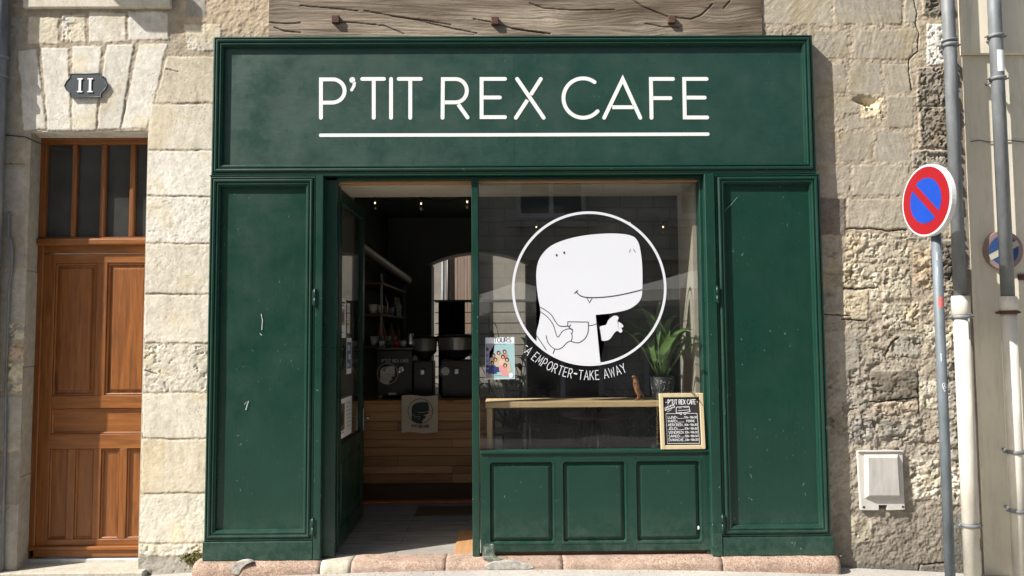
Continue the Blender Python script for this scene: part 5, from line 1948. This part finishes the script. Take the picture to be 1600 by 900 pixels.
def leaf_geom(mb, base, az, length, width, lift, droop, n=9, mi=0, twist=0.0):
    """one blade: rises, arches and falls; a shallow channel along the midrib"""
    d = Vector((math.cos(az), math.sin(az), 0))
    side = Vector((-math.sin(az), math.cos(az), 0))
    p = Vector(base)
    ang = lift
    prev = None
    for i in range(n + 1):
        t = i / n
        w = width * (math.sin(math.pi * min(1, t * 0.92 + .06)) ** .8) * (1 if t > .15 else t / .15 * .9 + .1)
        if i == n: w = .0005
        dirv = d * math.cos(ang) + Vector((0, 0, 1)) * math.sin(ang)
        up = -d * math.sin(ang) + Vector((0, 0, 1)) * math.cos(ang)
        s = (side * math.cos(twist * t) + up * math.sin(twist * t))
        a = mb.bm.verts.new(p - s * w + up * w * .35)
        b = mb.bm.verts.new(p)
        c = mb.bm.verts.new(p + s * w + up * w * .35)
        if prev:
            for q in ((prev[0], prev[1], b, a), (prev[1], prev[2], c, b)):
                f = mb.bm.faces.new(q); f.smooth = True; f.material_index = mi
        prev = (a, b, c)
        p = p + dirv * (length / n)
        ang -= droop / n * (0.4 + 1.4 * t)


def leaf_mat(name, col, lite):
    t = NT(name)
    n = t.noise(9, 4, 0.6)
    c = t.ramp(n, [(0.3, col), (0.75, lite)])
    t.done(c, 0.4, t.bump(t.noise(60, 3, 0.5, t.mapping((3, 3, .5))), 0.15, 0.002), 0, 0.5)
    t.b.inputs['Subsurface Weight'].default_value = 0.0
    # leaves let some light through
    tr = t.n('ShaderNodeBsdfTranslucent')
    t.l(c, tr.inputs[0])
    mx = t.n('ShaderNodeMixShader')
    mx.inputs[0].default_value = 0.35
    t.t.links.new(t.b.outputs[0], mx.inputs[1])
    t.t.links.new(tr.outputs[0], mx.inputs[2])
    t.t.links.new(mx.outputs[0], t.t.nodes['Material Output'].inputs[0])
    return t.m


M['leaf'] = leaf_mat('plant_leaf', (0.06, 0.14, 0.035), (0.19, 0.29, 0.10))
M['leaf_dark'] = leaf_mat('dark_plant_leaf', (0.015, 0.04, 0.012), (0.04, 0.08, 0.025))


def plant():
    y = .125
    x, z = W(1035, 625, y)
    t = thing('potted_plant', (x, y, ZB), 'broad leaved green plant in a scribbled black pot on the window bar', 'plant')
    zt_ = WZ(1035, 588, y)
    hh = zt_ - ZB
    mb = MB()
    mb.lathe([(0, 0), (.062, 0), (.068, .01), (.085, hh), (.079, hh), (.074, hh - .02), (0, hh - .025)], x, y, 28, 0, ZB)
    pot = mb.build('pot', simple('matt_black_pot', (0.008, 0.010, 0.009), 0.6, 0.2, 9, 0.1), t)
    mb = MB()
    random.seed(5)
    for i in range(34):
        a = R(random.uniform(-165, -15)); h0 = random.uniform(.03, hh - .03)
        pts = []
        da, dh = random.uniform(-.05, .05), random.uniform(-.012, .012)
        for k in range(6):
            aa = a + k * da + random.uniform(-.05, .05); hv = min(max(h0 + k * dh + random.uniform(-.01, .01), .01), hh - .01)
            pts.append((aa, hv))
        def cf(u, v, k): 
            r_ = .0685 + (.0835 - .0685) * (v / hh) + .002
            return (x + r_ * math.cos(u), y + r_ * math.sin(u), ZB + v)
        for (a0, b0), (a1, b1) in zip(pts[:-1], pts[1:]):
            nrm = .0011
            mb.face([cf(a0, b0 - nrm, 0), cf(a1, b1 - nrm, 0), cf(a1, b1 + nrm, 0), cf(a0, b0 + nrm, 0)])
    mb.build('scribble', M['paper'], pot)
    mb = MB()
    base = (x, y, zt_ - .02)
    for i in range(34):
        az = i * 2.399 + random.uniform(-.3, .3)
        ln = random.uniform(.24, .42)
        mb2 = mb
        stem = random.uniform(.08, .24)
        lift = random.uniform(R(68), R(88)) if i % 4 else random.uniform(R(42), R(62))
        b0 = Vector(base) + Vector((math.cos(az), math.sin(az), 0)) * .02
        e = b0 + Vector((math.cos(az) * math.cos(lift), math.sin(az) * math.cos(lift) , math.sin(lift))) * stem
        e.y = min(max(e.y, .05), 1)
        mb2.tube([tuple(b0), tuple(e)], .003, 5)
        az2 = az
        if math.sin(az) < -.3: az2 = -az * .3
        leaf_geom(mb2, tuple(e), az2, ln, random.uniform(.016, .033), lift, random.uniform(.5, 2.0), 10, 0, random.uniform(-.5, .5))
    mb.build('foliage', M['leaf'], t)


plant()


def figurine():
    y = .10
    x, z = W(996, 625, y)
    t = thing('dinosaur_figurine', (x, y, ZB), 'small brown upright toy dinosaur standing on the window bar', 'figurine')
    me = bpy.data.meshes.new('body')
    # skeleton: pelvis first
    s_ = 1.0
    V_ = [((0, 0, .075), .022), ((-.006, -.004, .105), .021), ((-.012, -.006, .130), .015), ((-.016, -.008, .150), .012), ((-.022, -.012, .166), .014), ((-.040, -.022, .164), .009),
          ((.018, .02, .060), .015), ((.040, .035, .035), .009), ((.060, .045, .012), .004),
          ((-.006, -.020, .062), .014), ((.004, -.022, .035), .008), ((-.004, -.022, .010), .007), ((-.020, -.030, .005), .006),
          ((.008, .018, .062), .014), ((.020, .016, .035), .008), ((.012, .014, .010), .007), ((-.004, .010, .005), .006),
          ((-.018, -.020, .122), .005), ((-.030, -.026, .114), .004), ((-.016, .008, .122), .005), ((-.030, .004, .114), .004)]
    E_ = [(0, 1), (1, 2), (2, 3), (3, 4), (4, 5), (0, 6), (6, 7), (7, 8), (0, 9), (9, 10), (10, 11), (11, 12), (0, 13), (13, 14), (14, 15), (15, 16), (2, 17), (17, 18), (2, 19), (19, 20)]
    me.from_pydata([tuple(c * s_ for c in v) for v, r_ in V_], E_, [])
    o = bpy.data.objects.new('body', me)
    C.objects.link(o)
    o.parent = t
    sk = o.modifiers.new('skin', 'SKIN')
    for i, (v, r_) in enumerate(V_):
        o.data.skin_vertices[0].data[i].radius = (r_ * s_, r_ * s_)
    o.data.skin_vertices[0].data[0].use_root = True
    sb = o.modifiers.new('sub', 'SUBSURF')
    sb.levels = sb.render_levels = 2
    o.data.materials.append(simple('tan_brown_toy', (0.30, 0.13, 0.055), 0.5, 0.35, 40, 0.3, 90))
    t.scale = (.98, .98, .98)


figurine()

# string of bulbs under the ceiling
def bulbs():
    t = thing('string_lights', (0, 1, 2.6), 'black cable of small clear bulbs hung under the cafe ceiling', 'string lights')
    glassm = glass_mat('bulb_glass', (0.8, 0.78, 0.7), 1.0, 0.02, 1.9)
    fil = NT('glowing_filament')
    fil.b.inputs['Emission Color'].default_value = (1, .72, .4, 1)
    fil.b.inputs['Emission Strength'].default_value = 2.5
    spots = [(586, 312, 1.2), (658, 313, 1.0), (730, 310, .8), (798, 292, .55), (838, 350, 1.6), (984, 344, 1.6), (1018, 288, .55), (1036, 350, 1.6)]
    pos = [(WX(a, b, c), c, WZ(a, b, c)) for a, b, c in spots]
    for i, (x, y, z) in enumerate(pos):
        b = empty('bulb', (0, 0, 0))
        b.parent = t
        mb = MB(); mb.lathe([(0, .03), (.014, .03), (.015, -.012), (.012, -.014)], x, y, 10, 0, z); mb.build('socket', M['black'], b)
        mb = MB(); mb.lathe([(.011, -.012), (.016, -.03), (.024, -.055), (.022, -.075), (.01, -.088), (0, -.09)], x, y, 14, 0, z); mb.build('globe', glassm, b)
        mb = MB(); mb.tube([(x - .004, y, z - .02), (x - .002, y, z - .035), (x + .002, y, z - .035), (x + .004, y, z - .02)], .0022, 6); mb.build('filament', fil.m, b)
    mb = MB()
    seq = [pos[0], pos[1], pos[2], pos[3], pos[4], pos[5], pos[6], pos[7]]
    for a, b in zip(seq[:-1], seq[1:]):
        a, b = Vector(a) + Vector((0, 0, .03)), Vector(b) + Vector((0, 0, .03))
        L = (b - a).length
        mb.tube([tuple(a + (b - a) * k / 8 - Vector((0, 0, .10 * L * (1 - (2 * k / 8 - 1) ** 2)))) for k in range(9)], .004, 6)
    mb.build('cable', M['black'], t)
bulbs()


# ------------------------------------------------------------------ tables and chairs in the dark room
def cafe_chair(x, y, rz, label):
    t = thing('cafe_chair', (x, y, FZ), label, 'chair', 'chairs in the cafe', rz)
    m = M['dark_wood']
    def B(name, *a, bev=.004):
        mb = MB(); mb.box(*a, bev); mb.build(name, m, t, offset=False)
    B('seat', -.21, .21, -.20, .21, .44, .465)
    for sx in (-1, 1):
        mb = MB(); mb.tube([(sx * .19, -.18, .44), (sx * .20, -.20, 0)], .014, 8); mb.build('leg', m, t, offset=False)
        mb = MB(); mb.tube([(sx * .20, .23, 0), (sx * .19, .19, .44), (sx * .18, .25, .86)], .014, 8); mb.build('leg', m, t, offset=False)
    mb = MB()
    mb.tube([(-.18, .25, .84), (-.09, .27, .86), (.09, .27, .86), (.18, .25, .84)], .018, 8)
    for xx in (-.09, 0, .09): mb.tube([(xx, .20, .47), (xx, .265, .85)], .007, 6)
    mb.build('backrest', m, t, offset=False)
    return t


def cafe_table(x, y, label, r=.32, top=None):
    t = thing('round_table', (x, y, FZ), label, 'table', 'round tables in the cafe')
    mb = MB(); mb.lathe([(0, .72), (r, .72), (r + .005, .73), (r, .745), (0, .745)], 0, 0, 32); mb.build('tabletop', top or M['dark_wood'], t, offset=False)
    mb = MB(); mb.tube([(0, 0, .02), (0, 0, .72)], .022, 10); mb.build('column', M['chrome'], t, offset=False)
    mb = MB(); mb.lathe([(0, .001), (.20, .001), (.20, .012), (.03, .04), (0, .04)], 0, 0, 24); mb.build('base', M['black'], t, offset=False)


cafe_table(WX(935, 660, 1.7), 1.7, 'brown topped round table behind the middle of the big window')
cafe_table(WX(828, 660, 2.6), 2.6, 'pale topped round table in front of the arch', .34, simple('pale_table_top', (0.3, 0.29, 0.27), 0.35, 0.1, 5, 0.05))
cafe_chair(WX(985, 660, 1.5), 1.75, R(70), 'dark bentwood chair nearest the potted plant')
cafe_chair(WX(880, 660, 1.5), 1.62, R(-80), 'dark bentwood chair left of the brown topped table')
cafe_chair(WX(775, 660, 2.9), 2.75, R(-60), 'dark bentwood chair beside the pale topped table, left')
cafe_chair(WX(862, 660, 2.9), 3.05, R(20), 'dark bentwood chair behind the pale topped table')
# glass carafe of water by the chalkboard
def carafe():
    x, y = WX(1030, 690, .14), .16
    z = FZ + .42
    t = thing('low_stool', (x, .2, FZ), 'low dark stool in the window corner under the bar', 'stool')
    mb = MB(); mb.lathe([(0, .40), (.15, .40), (.15, .42), (0, .42)], 0, 0, 20); mb.build('seat', M['dark_wood'], t, offset=False)
    for k in range(3):
        a = k * 2.094
        mb = MB(); mb.tube([(.11 * math.cos(a), .11 * math.sin(a), .40), (.14 * math.cos(a), .14 * math.sin(a), 0)], .012, 8); mb.build('leg', M['dark_wood'], t, offset=False)
    t2 = MB()
    t2.lathe([(0, .002), (.09, .002), (.12, .04), (.125, .12), (.10, .19), (.05, .23), (.046, .27), (.052, .28)], x, .2, 28, 0, z)
    tag(t2.build('glass_jar', M['jar_glass']), 'large clear glass jar in the window corner beside the chalkboard', 'jar')
carafe()
def stand_plant(px, py, y, label, h=.55):
    x, z = W(px, py, y)
    t = thing('potted_plant', (x, y, FZ), label, 'plant')
    mb = MB(); mb.lathe([(0, 0), (.10, 0), (.13, .25), (.12, .25), (0, .23)], 0, 0, 20); mb.build('pot', M['black'], t, offset=False)
    mb = MB()
    for i in range(70):
        az = i * 2.399
        lift = random.uniform(.5, 1.5)
        b0 = Vector((math.cos(az) * .03, math.sin(az) * .03, .24))
        e = b0 + Vector((math.cos(az) * math.cos(lift), math.sin(az) * math.cos(lift), math.sin(lift))) * (z - FZ - .3) * random.uniform(.15, 1)
        mb.tube([tuple(b0), tuple(e)], .005, 5)
        leaf_geom(mb, tuple(e), az, random.uniform(.2, .36), random.uniform(.02, .045), lift * .8, random.uniform(1, 2), 8)
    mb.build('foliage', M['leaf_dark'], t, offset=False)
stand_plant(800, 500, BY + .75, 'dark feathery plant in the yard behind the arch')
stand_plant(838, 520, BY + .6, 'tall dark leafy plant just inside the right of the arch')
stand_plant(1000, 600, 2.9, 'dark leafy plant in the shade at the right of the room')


# ------------------------------------------------------------------ papers, poster, chalkboard
def tours_poster():
    y = YG - .0035
    P0 = pp([(758.5, 527.5), (803.5, 526.5), (804.5, 592), (758, 593)], y)
    t = thing('tours_poster', (P0[0][0], y, P0[0][1]), 'poster headed TOURS with a group of people taped inside the window', 'poster')
    cols = [(0.72, 0.75, 0.8), (0.30, 0.48, 0.50), (0.03, 0.03, 0.04), (0.03, 0.05, 0.16), (0.42, 0.24, 0.17), (0.10, 0.03, 0.02), (0.62, 0.42, 0.34), (0.12, 0.16, 0.45), (0.50, 0.42, 0.30), (0.62, 0.28, 0.28), (0.28, 0.27, 0.33)]
    mats = [simple('poster_ink_%d' % i, c, 0.35, 0.04, 20, 0) for i, c in enumerate(cols)]
    mb = MB()
    mb.prism(P0, y - .0008, y + .0006)
    mb.build('sheet', mats[0], t)
    sx, sz = 60 / 675, 80 / 900
    q = lambda l: pp([(750 + a * sx, 520 + b * sz) for a, b in l], y)
    mb = MB()
    fn = lambda u, v, k: (u, y - .001 - k * .00006, v)
    poly = lambda l, mi: mb.poly(q(l), fn, mi)
    poly([(100, 190), (600, 185), (605, 800), (100, 805)], 1)
    poly([(100, 190), (260, 190), (250, 340), (165, 350), (160, 800), (100, 805)], 10)
    for yy_ in (260, 370, 470, 560, 640): poly([(105, yy_), (150, yy_), (150, yy_ + 60), (105, yy_ + 60)], 7 if yy_ % 20 else 3)
    bodies = [((430, 330), 9, 5, 4), ((325, 350), 4, 4, 8), ((235, 395), 5, 5, 8), ((270, 470), 5, 5, 8), ((400, 420), 5, 5, 6), ((470, 470), 8, 4, 8), ((215, 530), 3, 3, 3), ((440, 570), 5, 5, 9)]
    for (bx, by), hair, _, cloth in bodies:
        poly([(bx - 55, by + 40), (bx + 55, by + 40), (bx + 80, by + 190), (bx - 70, by + 190)], cloth)
    poly([(150, 580), (330, 600), (340, 690), (160, 690)], 3)
    poly([(330, 580), (410, 570), (500, 640), (480, 690), (340, 680)], 9)
    poly([(480, 520), (560, 640), (540, 690), (480, 690)], 8)
    for (bx, by), hair, _, cloth in bodies:
        mb.poly([p for p in pp([((750 + (bx + 34 * math.cos(a)) * sx), (520 + (by + 38 * math.sin(a)) * sz)) for a in np.linspace(0, 2 * math.pi, 13)[:-1]], y)], fn, 5)
        mb.poly([p for p in pp([((750 + (bx + 3 + 16 * math.cos(a)) * sx), (520 + (by + 8 + 21 * math.sin(a)) * sz)) for a in np.linspace(0, 2 * math.pi, 11)[:-1]], y)], fn, 6)
    poly([(505, 720), (550, 700), (585, 730), (570, 790), (520, 790)], 0)
    poly([(145, 730), (210, 710), (205, 795), (150, 795)], 4)
    mb.build('picture', mats, t)
    mb = MB()
    a = pp([(771.5, 534.8)], y)[0]
    fn2 = lambda u, v, k: (u, y - .0012 - k * .00004, v)
    write(mb, "TOURS", a[0], a[1], .030, .0042, fn2, gap=1.0)
    a = pp([(757 + 16, 536.8)], y)[0]
    mb.ribbon(pp([(773, 537.6), (778, 537.6)], y), .003, fn2); mb.ribbon(pp([(780, 537.6), (784, 537.6)], y), .003, fn2); mb.ribbon(pp([(786, 537.6), (790, 537.6)], y), .003, fn2)
    mb.ribbon(pp([(773, 587), (791, 587)], y), .002, fn2)
    mb.build('lettering', mats[2], t)


tours_poster()


def chalkboard():
    # stands on the window sill, leaning back against the pane
    x0, z0 = W(1032.5, 699, -.052)
    x1 = WX(1102, 699, -.052)
    z1 = WZ(1064, 611.5, -.045)
    wdt, hgt = x1 - x0, z1 - z0
    t = thing('chalkboard', (x0, -.056, sz1 + .001), 'small chalkboard of opening hours in a pine frame on the window sill', 'chalkboard')
    t.rotation_euler = (R(-4.5), R(-.2), 0)
    B = lambda name, mb, mat: mb.build(name, mat, t, offset=False)
    PALE = wood('pale_frame_wood', (0.42, 0.34, 0.20), (0.56, 0.47, 0.30), 'z', 0.6, 0.8, 0.1)
    fw = .027
    for nm, a in (('l', (0, fw, 0, hgt)), ('r', (wdt - fw, wdt, 0, hgt))):
        mb = MB(); mb.box(a[0], a[1], -.010, .010, a[2], a[3], .003); B('frame_side', mb, PALE)
    for a in ((0, fw), (hgt - fw, hgt)):
        mb = MB(); mb.box(fw + .0005, wdt - fw - .0005, -.0095, .0095, a[0], a[1], .003); B('frame_side', mb, PALE)
    mb = MB(); mb.box(fw - .002, wdt - fw + .002, -.001, .004, fw - .002, hgt - fw + .002); B('slate', mb, simple('black_slate', (0.012, 0.012, 0.012), 0.7, 0.3, 8, 0.1))
    bw_, bh = wdt - 2 * fw, hgt - 2 * fw
    # chalk coordinates from the close view of the photograph: u right 0..1, v down 0..1
    def fn(u, v, k): return (fw + u * bw_, -.0018 - k * .00003, fw + (1 - v) * bh)
    ar_ = bw_ / bh
    mb = MB()
    def line(pts, w=.0024):
        mb.k += 1
        k = mb.k
        P_ = [Vector((fw + u * bw_, fw + (1 - v) * bh)) for u, v in pts]
        mb.ribbon([tuple(p) for p in P_], w, lambda u, v, kk: (u, -.0018 - kk * .00002, v), capn=3)
    def txt_(s, u, v, h, w, wd, gap=1.2):
        k = lambda a, b, kk: (a, -.0018 - kk * .00002, b)
        x = fw + u * bw_
        W0 = text_width(s, h * bh, gap)
        write(mb, s, x, fw + (1 - v) * bh, h * bh, w, k, gap=gap, sx=wd * bw_ / W0)
    txt_("P'TIT REX CAFE", .13, .145, .095, .0034, .76)
    line([(.07, .10), (.085, .10)], .004); line([(.935, .10), (.95, .10)], .004)
    # food trailer
    line([(.35, .22), (.37, .205), (.70, .19), (.71, .21), (.73, .30), (.60, .325), (.38, .325), (.345, .32), (.35, .22)], .003)
    line([(.40, .28), (.72, .265)], .0024); line([(.42, .225), (.50, .22)], .002); line([(.56, .215), (.69, .212)], .002)
    for cu in (.475, .585):
        line([(cu + .03 * math.cos(a), .34 + .022 * math.sin(a)) for a in np.linspace(0, 2 * math.pi, 10)], .003)
    line([(.02, .26), (.10, .215), (.12, .20)], .002)
    for i in range(2):
        for k in range(7):
            u = .02 + k * .042 + i * .02; v = .235 - k * .011 + i * .045
            line([(u, v), (u + .012, v - .028), (u + .02, v - .005)], .0028)
    line([(.10, .30), (.22, .255)], .002)
    # box of hours
    line([(.06, .34), (.45, .34)], .0024); line([(.62, .34), (.92, .34)], .0024); line([(.92, .34), (.955, .965)], .0024); line([(.07, .965), (.955, .965)], .0024); line([(.06, .34), (.07, .965)], .0012)
    rows_ = [("LUNDi", "10h-18h30", .26), ("MARDi", "FERME", .26), ("MERCREDi", "10h-18h30", .40), ("JEUDi", "10h-18h30", .26), ("VENDREDi", "10h-18h30", .42), ("SAMEDi", "10h-18h30", .32), ("DiMANCHE", "13h-18h30", .40)]
    for i, (d_, hrs, wd) in enumerate(rows_):
        v = .445 + i * .078
        txt_(d_, .11, v, .050, .0019, wd)
        line([(.13 + wd, v - .002), (.55, v - .006)], .0018)
        if hrs == "FERME": txt_(hrs, .62, v - .003, .042, .0019, .22)
        else: txt_(hrs, .56, v - .003, .042, .0019, .36)
    B('chalk_writing', mb, M['paper'])


chalkboard()


def paper_on_leaf(ya, yb_, za, zb_, label, mats, kind):
    """sheet stuck to the room side of the glass of the open door"""
    x = hx - th / 2 + .006
    t = thing('paper_notice', (x, ya, za), label, 'notice', 'notices on the open door')
    mb = MB()
    n = 5
    for i in range(n):
        a, b = ya + (yb_ - ya) * i / n, ya + (yb_ - ya) * (i + 1) / n
        ca, cb = .006 * (i / n) ** 2, .006 * ((i + 1) / n) ** 2
        mb.face([(x + ca, a, zb_), (x + cb, b, zb_), (x + cb, b, za), (x + ca, a, za)])
    mb.build('sheet', M['paper'], t)
    mb = MB()
    H_ = za - zb_
    L_ = yb_ - ya
    def rect(u0, u1, v0, v1, mi, k=1):
        mb.face([(x + .0015 * k + .006 * (u ** 2), ya + u * L_, za - v * H_) for u, v in ((u0, v1), (u1, v1), (u1, v0), (u0, v0))], mi)
    if kind == 0:
        rect(.1, .8, .28, .68, 0); rect(.1, .85, .10, .13, 1); rect(.1, .7, .17, .19, 1); rect(.3, .6, .36, .6, 2, 2); rect(.15, .6, .85, .87, 1)
    elif kind == 1:
        rect(.1, .9, .12, .85, 3); rect(.25, .6, .2, .35, 4, 2); rect(.35, .75, .45, .6, 4, 2); rect(.2, .5, .7, .8, 4, 2)
    else:
        rect(.0, .45, .12, .80, 2); rect(.55, .95, .1, .9, 4); rect(.1, .35, .35, .65, 1, 2)
        for k in range(7): rect(.6, .9, .15 + k * .1, .165 + k * .1, 1, 2)
        rect(.05, .42, .85, .87, 1)
    mb.build('print', mats, t)


pm_ = [simple('print_rose', (0.45, 0.32, 0.30), 0.6, 0.2, 20, 0), M['ink'], simple('print_brown', (0.16, 0.11, 0.08), 0.6, 0.3, 20, 0), simple('print_blue', (0.08, 0.16, 0.32), 0.6, 0.2, 20, 0), simple('print_white', (0.65, 0.66, 0.66), 0.6, 0.1, 20, 0)]
def zd(py, y): return WZ(540, py, y)
paper_on_leaf(.20, .36, zd(466, .28), zd(528, .28), 'white notice with a pink picture, topmost on the open door glass', pm_, 0)
paper_on_leaf(.42, .56, zd(528, .5), zd(584, .5), 'narrow blue and white card in the middle of the open door glass', pm_, 1)
paper_on_leaf(.18, .58, zd(622, .35), zd(683, .35), 'wide printed sheet with brown picture, lowest on the open door glass', pm_, 2)


# glass jar on the step
def step_jar():
    x, y = WX(763.5, 866, -.10), -.104
    t = thing('glass_jar', (x, y, ZL), 'small empty glass jar standing on the granite step by the post', 'jar')
    mb = MB()
    mb.lathe([(0, .001), (.036, .001), (.042, .008), (.043, .062), (.036, .072), (.036, .088), (.038, .09), (.035, .090), (.033, .072), (.039, .060), (.038, .012), (0, .006)], 0, 0, 28)
    mb.build('bowl', M['jar_glass'], t, offset=False)
    mb = MB(); mb.lathe([(.0365, .076), (.0385, .078), (.0365, .080)], 0, 0, 28)
    mb.lathe([(.0365, .083), (.0385, .085), (.0365, .087)], 0, 0, 28)
    mb.build('thread', M['jar_glass'], t, offset=False)
step_jar()
# pebbles and litter against the step
def litter():
    mb = MB()
    random.seed(12)
    for i in range(160):
        if i < 90: x, y = random.uniform(-2.3, 2.3), -.155 - abs(random.gauss(0, .04)); z = float(gz(x)) + .001
        else: x, y = random.uniform(-2.2, 2.2), random.uniform(-.135, -.1); z = ZL + .001
        pass
        r = random.uniform(.0015, .0055)
        b = bmesh.new()
        bmesh.ops.create_icosphere(b, subdivisions=1, radius=r)
        for v in b.verts: v.co *= random.uniform(.7, 1.2)
        mb.merge(b, 0, Matrix.Translation((x, y, z)))
    tag(mb.build('gravel', simple('grit', (0.22, 0.19, 0.15), 0.9, 0.4, 30, 0.2)), 'loose grit along the granite step', None, None, 'stuff')
litter()
def moss():
    mb = MB()
    random.seed(4)
    for i in range(420):
        px = random.gauss(303, 9); py = random.gauss(873, 4)
        x, z = W(px, py, -.02)
        r = random.uniform(.004, .010)
        b = bmesh.new()
        bmesh.ops.create_icosphere(b, subdivisions=1, radius=r)
        for v in b.verts: v.co *= random.uniform(.6, 1.2)
        mb.merge(b, 0, Matrix.Translation((x, random.uniform(-.022, -.002), z)))
    tag(mb.build('moss', simple('moss', (0.10, 0.10, 0.03), 0.95, 0.5, 60, 0.4)), 'moss at the foot of the pier beside the step', None, None, 'stuff')
moss()

# scratches and drips on the green paint
def paint_marks():
    bs = simple('bare_scratch', (0.42, 0.46, 0.42), 0.7, 0.4, 50, 0)
    y = -.0625
    for pts, w in (([(408, 491), (410, 500), (409, 515)], .007), ([(406, 521), (409, 524)], .005), ([(388, 627), (384, 640)], .008), ([(382, 632), (385, 628)], .004), ([(323, 628), (322, 640)], .006)):
        yy_ = y if pts[0][0] > 330 else -.0925
        mb = MB()
        mb.ribbon([W(a, b, yy_) for a, b in pts], w * .7, lambda u, v, k, q=yy_: (u, q - k * .0001, v))
        mb.build('paint_scratch', bs, pl)
    mb = MB()
    mb.ribbon([W(a, b, -.062) for a, b in ((1128, 337), (1134, 328), (1144, 318), (1152, 308))], .0022, lambda u, v, k: (u, -.0628, v))
    mb.build('paint_scratch', simple('pale_scratch', (0.22, 0.3, 0.27), 0.7, 0.2, 50, 0), pr)
    mb = MB()
    q = W(1090.5, 824, -.03)
    mb.poly(arc(q[0], q[1], .008, .013, 0, 360, 9)[:-1], lambda u, v, k: (u, yr + .0085, v))
    mb.build('paint_chip', M['paper'], riser)
paint_marks()

# ------------------------------------------------------------------ across the street (seen mirrored in the glass)
def across():
    b = thing('opposite_house', (0, -15, 0), 'pale stone house across the square, mirrored in the big window', 'building')
    Y = -15.0
    t_ = NT('opposite_masonry')
    br = t_.n('ShaderNodeTexBrick')
    t_.l(t_.mapping((1, 1, 1), (R(90), 0, 0)), br.inputs['Vector'])
    br.inputs['Scale'].default_value = 1.0
    br.inputs['Brick Width'].default_value = .9
    br.inputs['Row Height'].default_value = .38
    br.inputs['Mortar Size'].default_value = .02
    for k_, c_ in (('Color1', (0.56, 0.52, 0.45)), ('Color2', (0.42, 0.39, 0.33)), ('Mortar', (0.2, 0.18, 0.15))):
        br.inputs[k_].default_value = (*c_, 1)
    lm = t_.done(t_.mix(t_.ramp(t_.noise(1.5, 6, .7), [(.3, (0,) * 3), (.7, (.5,) * 3)]), br.outputs[0], (0.2, 0.19, 0.165)), 0.9)
    mb = MB(); mb.box(-16, 16, Y - .5, Y, -.2, 11)
    mb.build('wall', lm, b)
    fr = simple('grey_window_paint', (0.5, 0.5, 0.5), 0.6, 0.05, 5, 0)
    gl_ = simple('dark_window', (0.03, 0.035, 0.04), 0.1, 0.1, 5, 0)
    for px0, px1, py0, py1 in ((810, 912, 283, 336), (560, 660, 283, 336), (1060, 1160, 283, 336), (1010, 1120, 560, 700), (820, 940, 560, 700), (600, 700, 560, 700)):
        x0, z1_ = W(px0, py0, -Y); x1, z0_ = W(px1, py1, -Y)
        if py0 < 400: z1_ += 1.2
        w = empty('window'); w.parent = b
        mb = MB(); mb.box(x0, x1, Y, Y + .01, z0_, z1_); mb.build('pane', gl_, w)
        mb = MB()
        for a, c in ((x0 - .06, x0 + .06), (x1 - .06, x1 + .06), ((x0 + x1) / 2 - .06, (x0 + x1) / 2 + .06)): mb.box(a, c, Y + .005, Y + .06, z0_, z1_)
        mb.box(x0 - .06, x1 + .06, Y + .004, Y + .058, z0_ - .1, z0_ + .05)
        mb.build('frame', fr, w)
        mb = MB(); mb.box(x0 - .35, x1 + .35, Y, Y + .22, z0_ - .34, z0_ - .14)
        mb.box(x0 - .3, x1 + .3, Y + .18, Y + .21, z0_ + .55, z0_ + .60)
        mb.build('sill', lm, w)
    mb = MB(); mb.box(-16, 16, Y, Y + .25, WZ(900, 408, -Y) , WZ(900, 398, -Y)); mb.build('shop_cornice', lm, b)
    canv = leaf_mat('white_canvas', (0.66, 0.65, 0.61), (0.8, 0.79, 0.75))
    for px, py, wd, lab in ((812, 440, 1.5, 'white cafe parasol mirrored at the left of the big window'), (1085, 422, 1.8, 'white cafe parasol mirrored at the right of the big window'), (640, 430, 1.6, 'white cafe parasol across the square beyond the left one')):
        x, z = W(px, py, 9.5)
        t = thing('cafe_parasol', (x, -9.5, 0), lab, 'parasol', 'white parasols across the square')
        mb = MB()
        n = 8
        top = mb.bm.verts.new((0, 0, z))
        mid = [mb.bm.verts.new((wd * .55 * math.cos(R(45 * k + 22)), wd * .55 * math.sin(R(45 * k + 22)), z - .26)) for k in range(n)]
        out = [mb.bm.verts.new((wd * math.cos(R(45 * k + 22)), wd * math.sin(R(45 * k + 22)), z - .45)) for k in range(n)]
        val = [mb.bm.verts.new((wd * math.cos(R(45 * k + 22)), wd * math.sin(R(45 * k + 22)), z - .65)) for k in range(n)]
        for k in range(n):
            j = (k + 1) % n
            mb.bm.faces.new((top, mid[k], mid[j])); mb.bm.faces.new((mid[k], out[k], out[j], mid[j])); mb.bm.faces.new((out[k], val[k], val[j], out[j]))
        mb.build('canopy', canv, t, offset=False)
        mb = MB(); mb.tube([(0, 0, -.1), (0, 0, z)], .03, 10); mb.build('pole', M['dark_wood'], t, offset=False)
across()

# unseen window box added to cast the slanting shadow above the door
fb = thing('shadow_window_box', (WX(105, -100), -.2, WZ(105, -100)), 'unseen window box added above the street door to shadow the wall', 'window box')
xa, xb = WX(78, -100), WX(165, -100)
zb_ = WZ(105, -98)
mb = MB(); mb.box(xa, xb, -.33, -.06, zb_, zb_ + .17, .006); mb.build('trough', M['dark_wood'], fb)
mb = MB(); mb.box(xa + .05, xa + .08, -.30, .0, zb_ - .02, zb_ - .001); mb.box(xb - .08, xb - .05, -.30, .0, zb_ - .02, zb_ - .001); mb.build('bracket', M['black'], fb)
mb = MB()
for i in range(60):
    leaf_geom(mb, (random.uniform(xa + .03, xb - .03), random.uniform(-.3, -.1), zb_ + .15), random.uniform(0, 6.28), random.uniform(.08, .16), .02, random.uniform(.8, 1.5), 1.2, 6)
mb.build('foliage', M['leaf_dark'], fb)
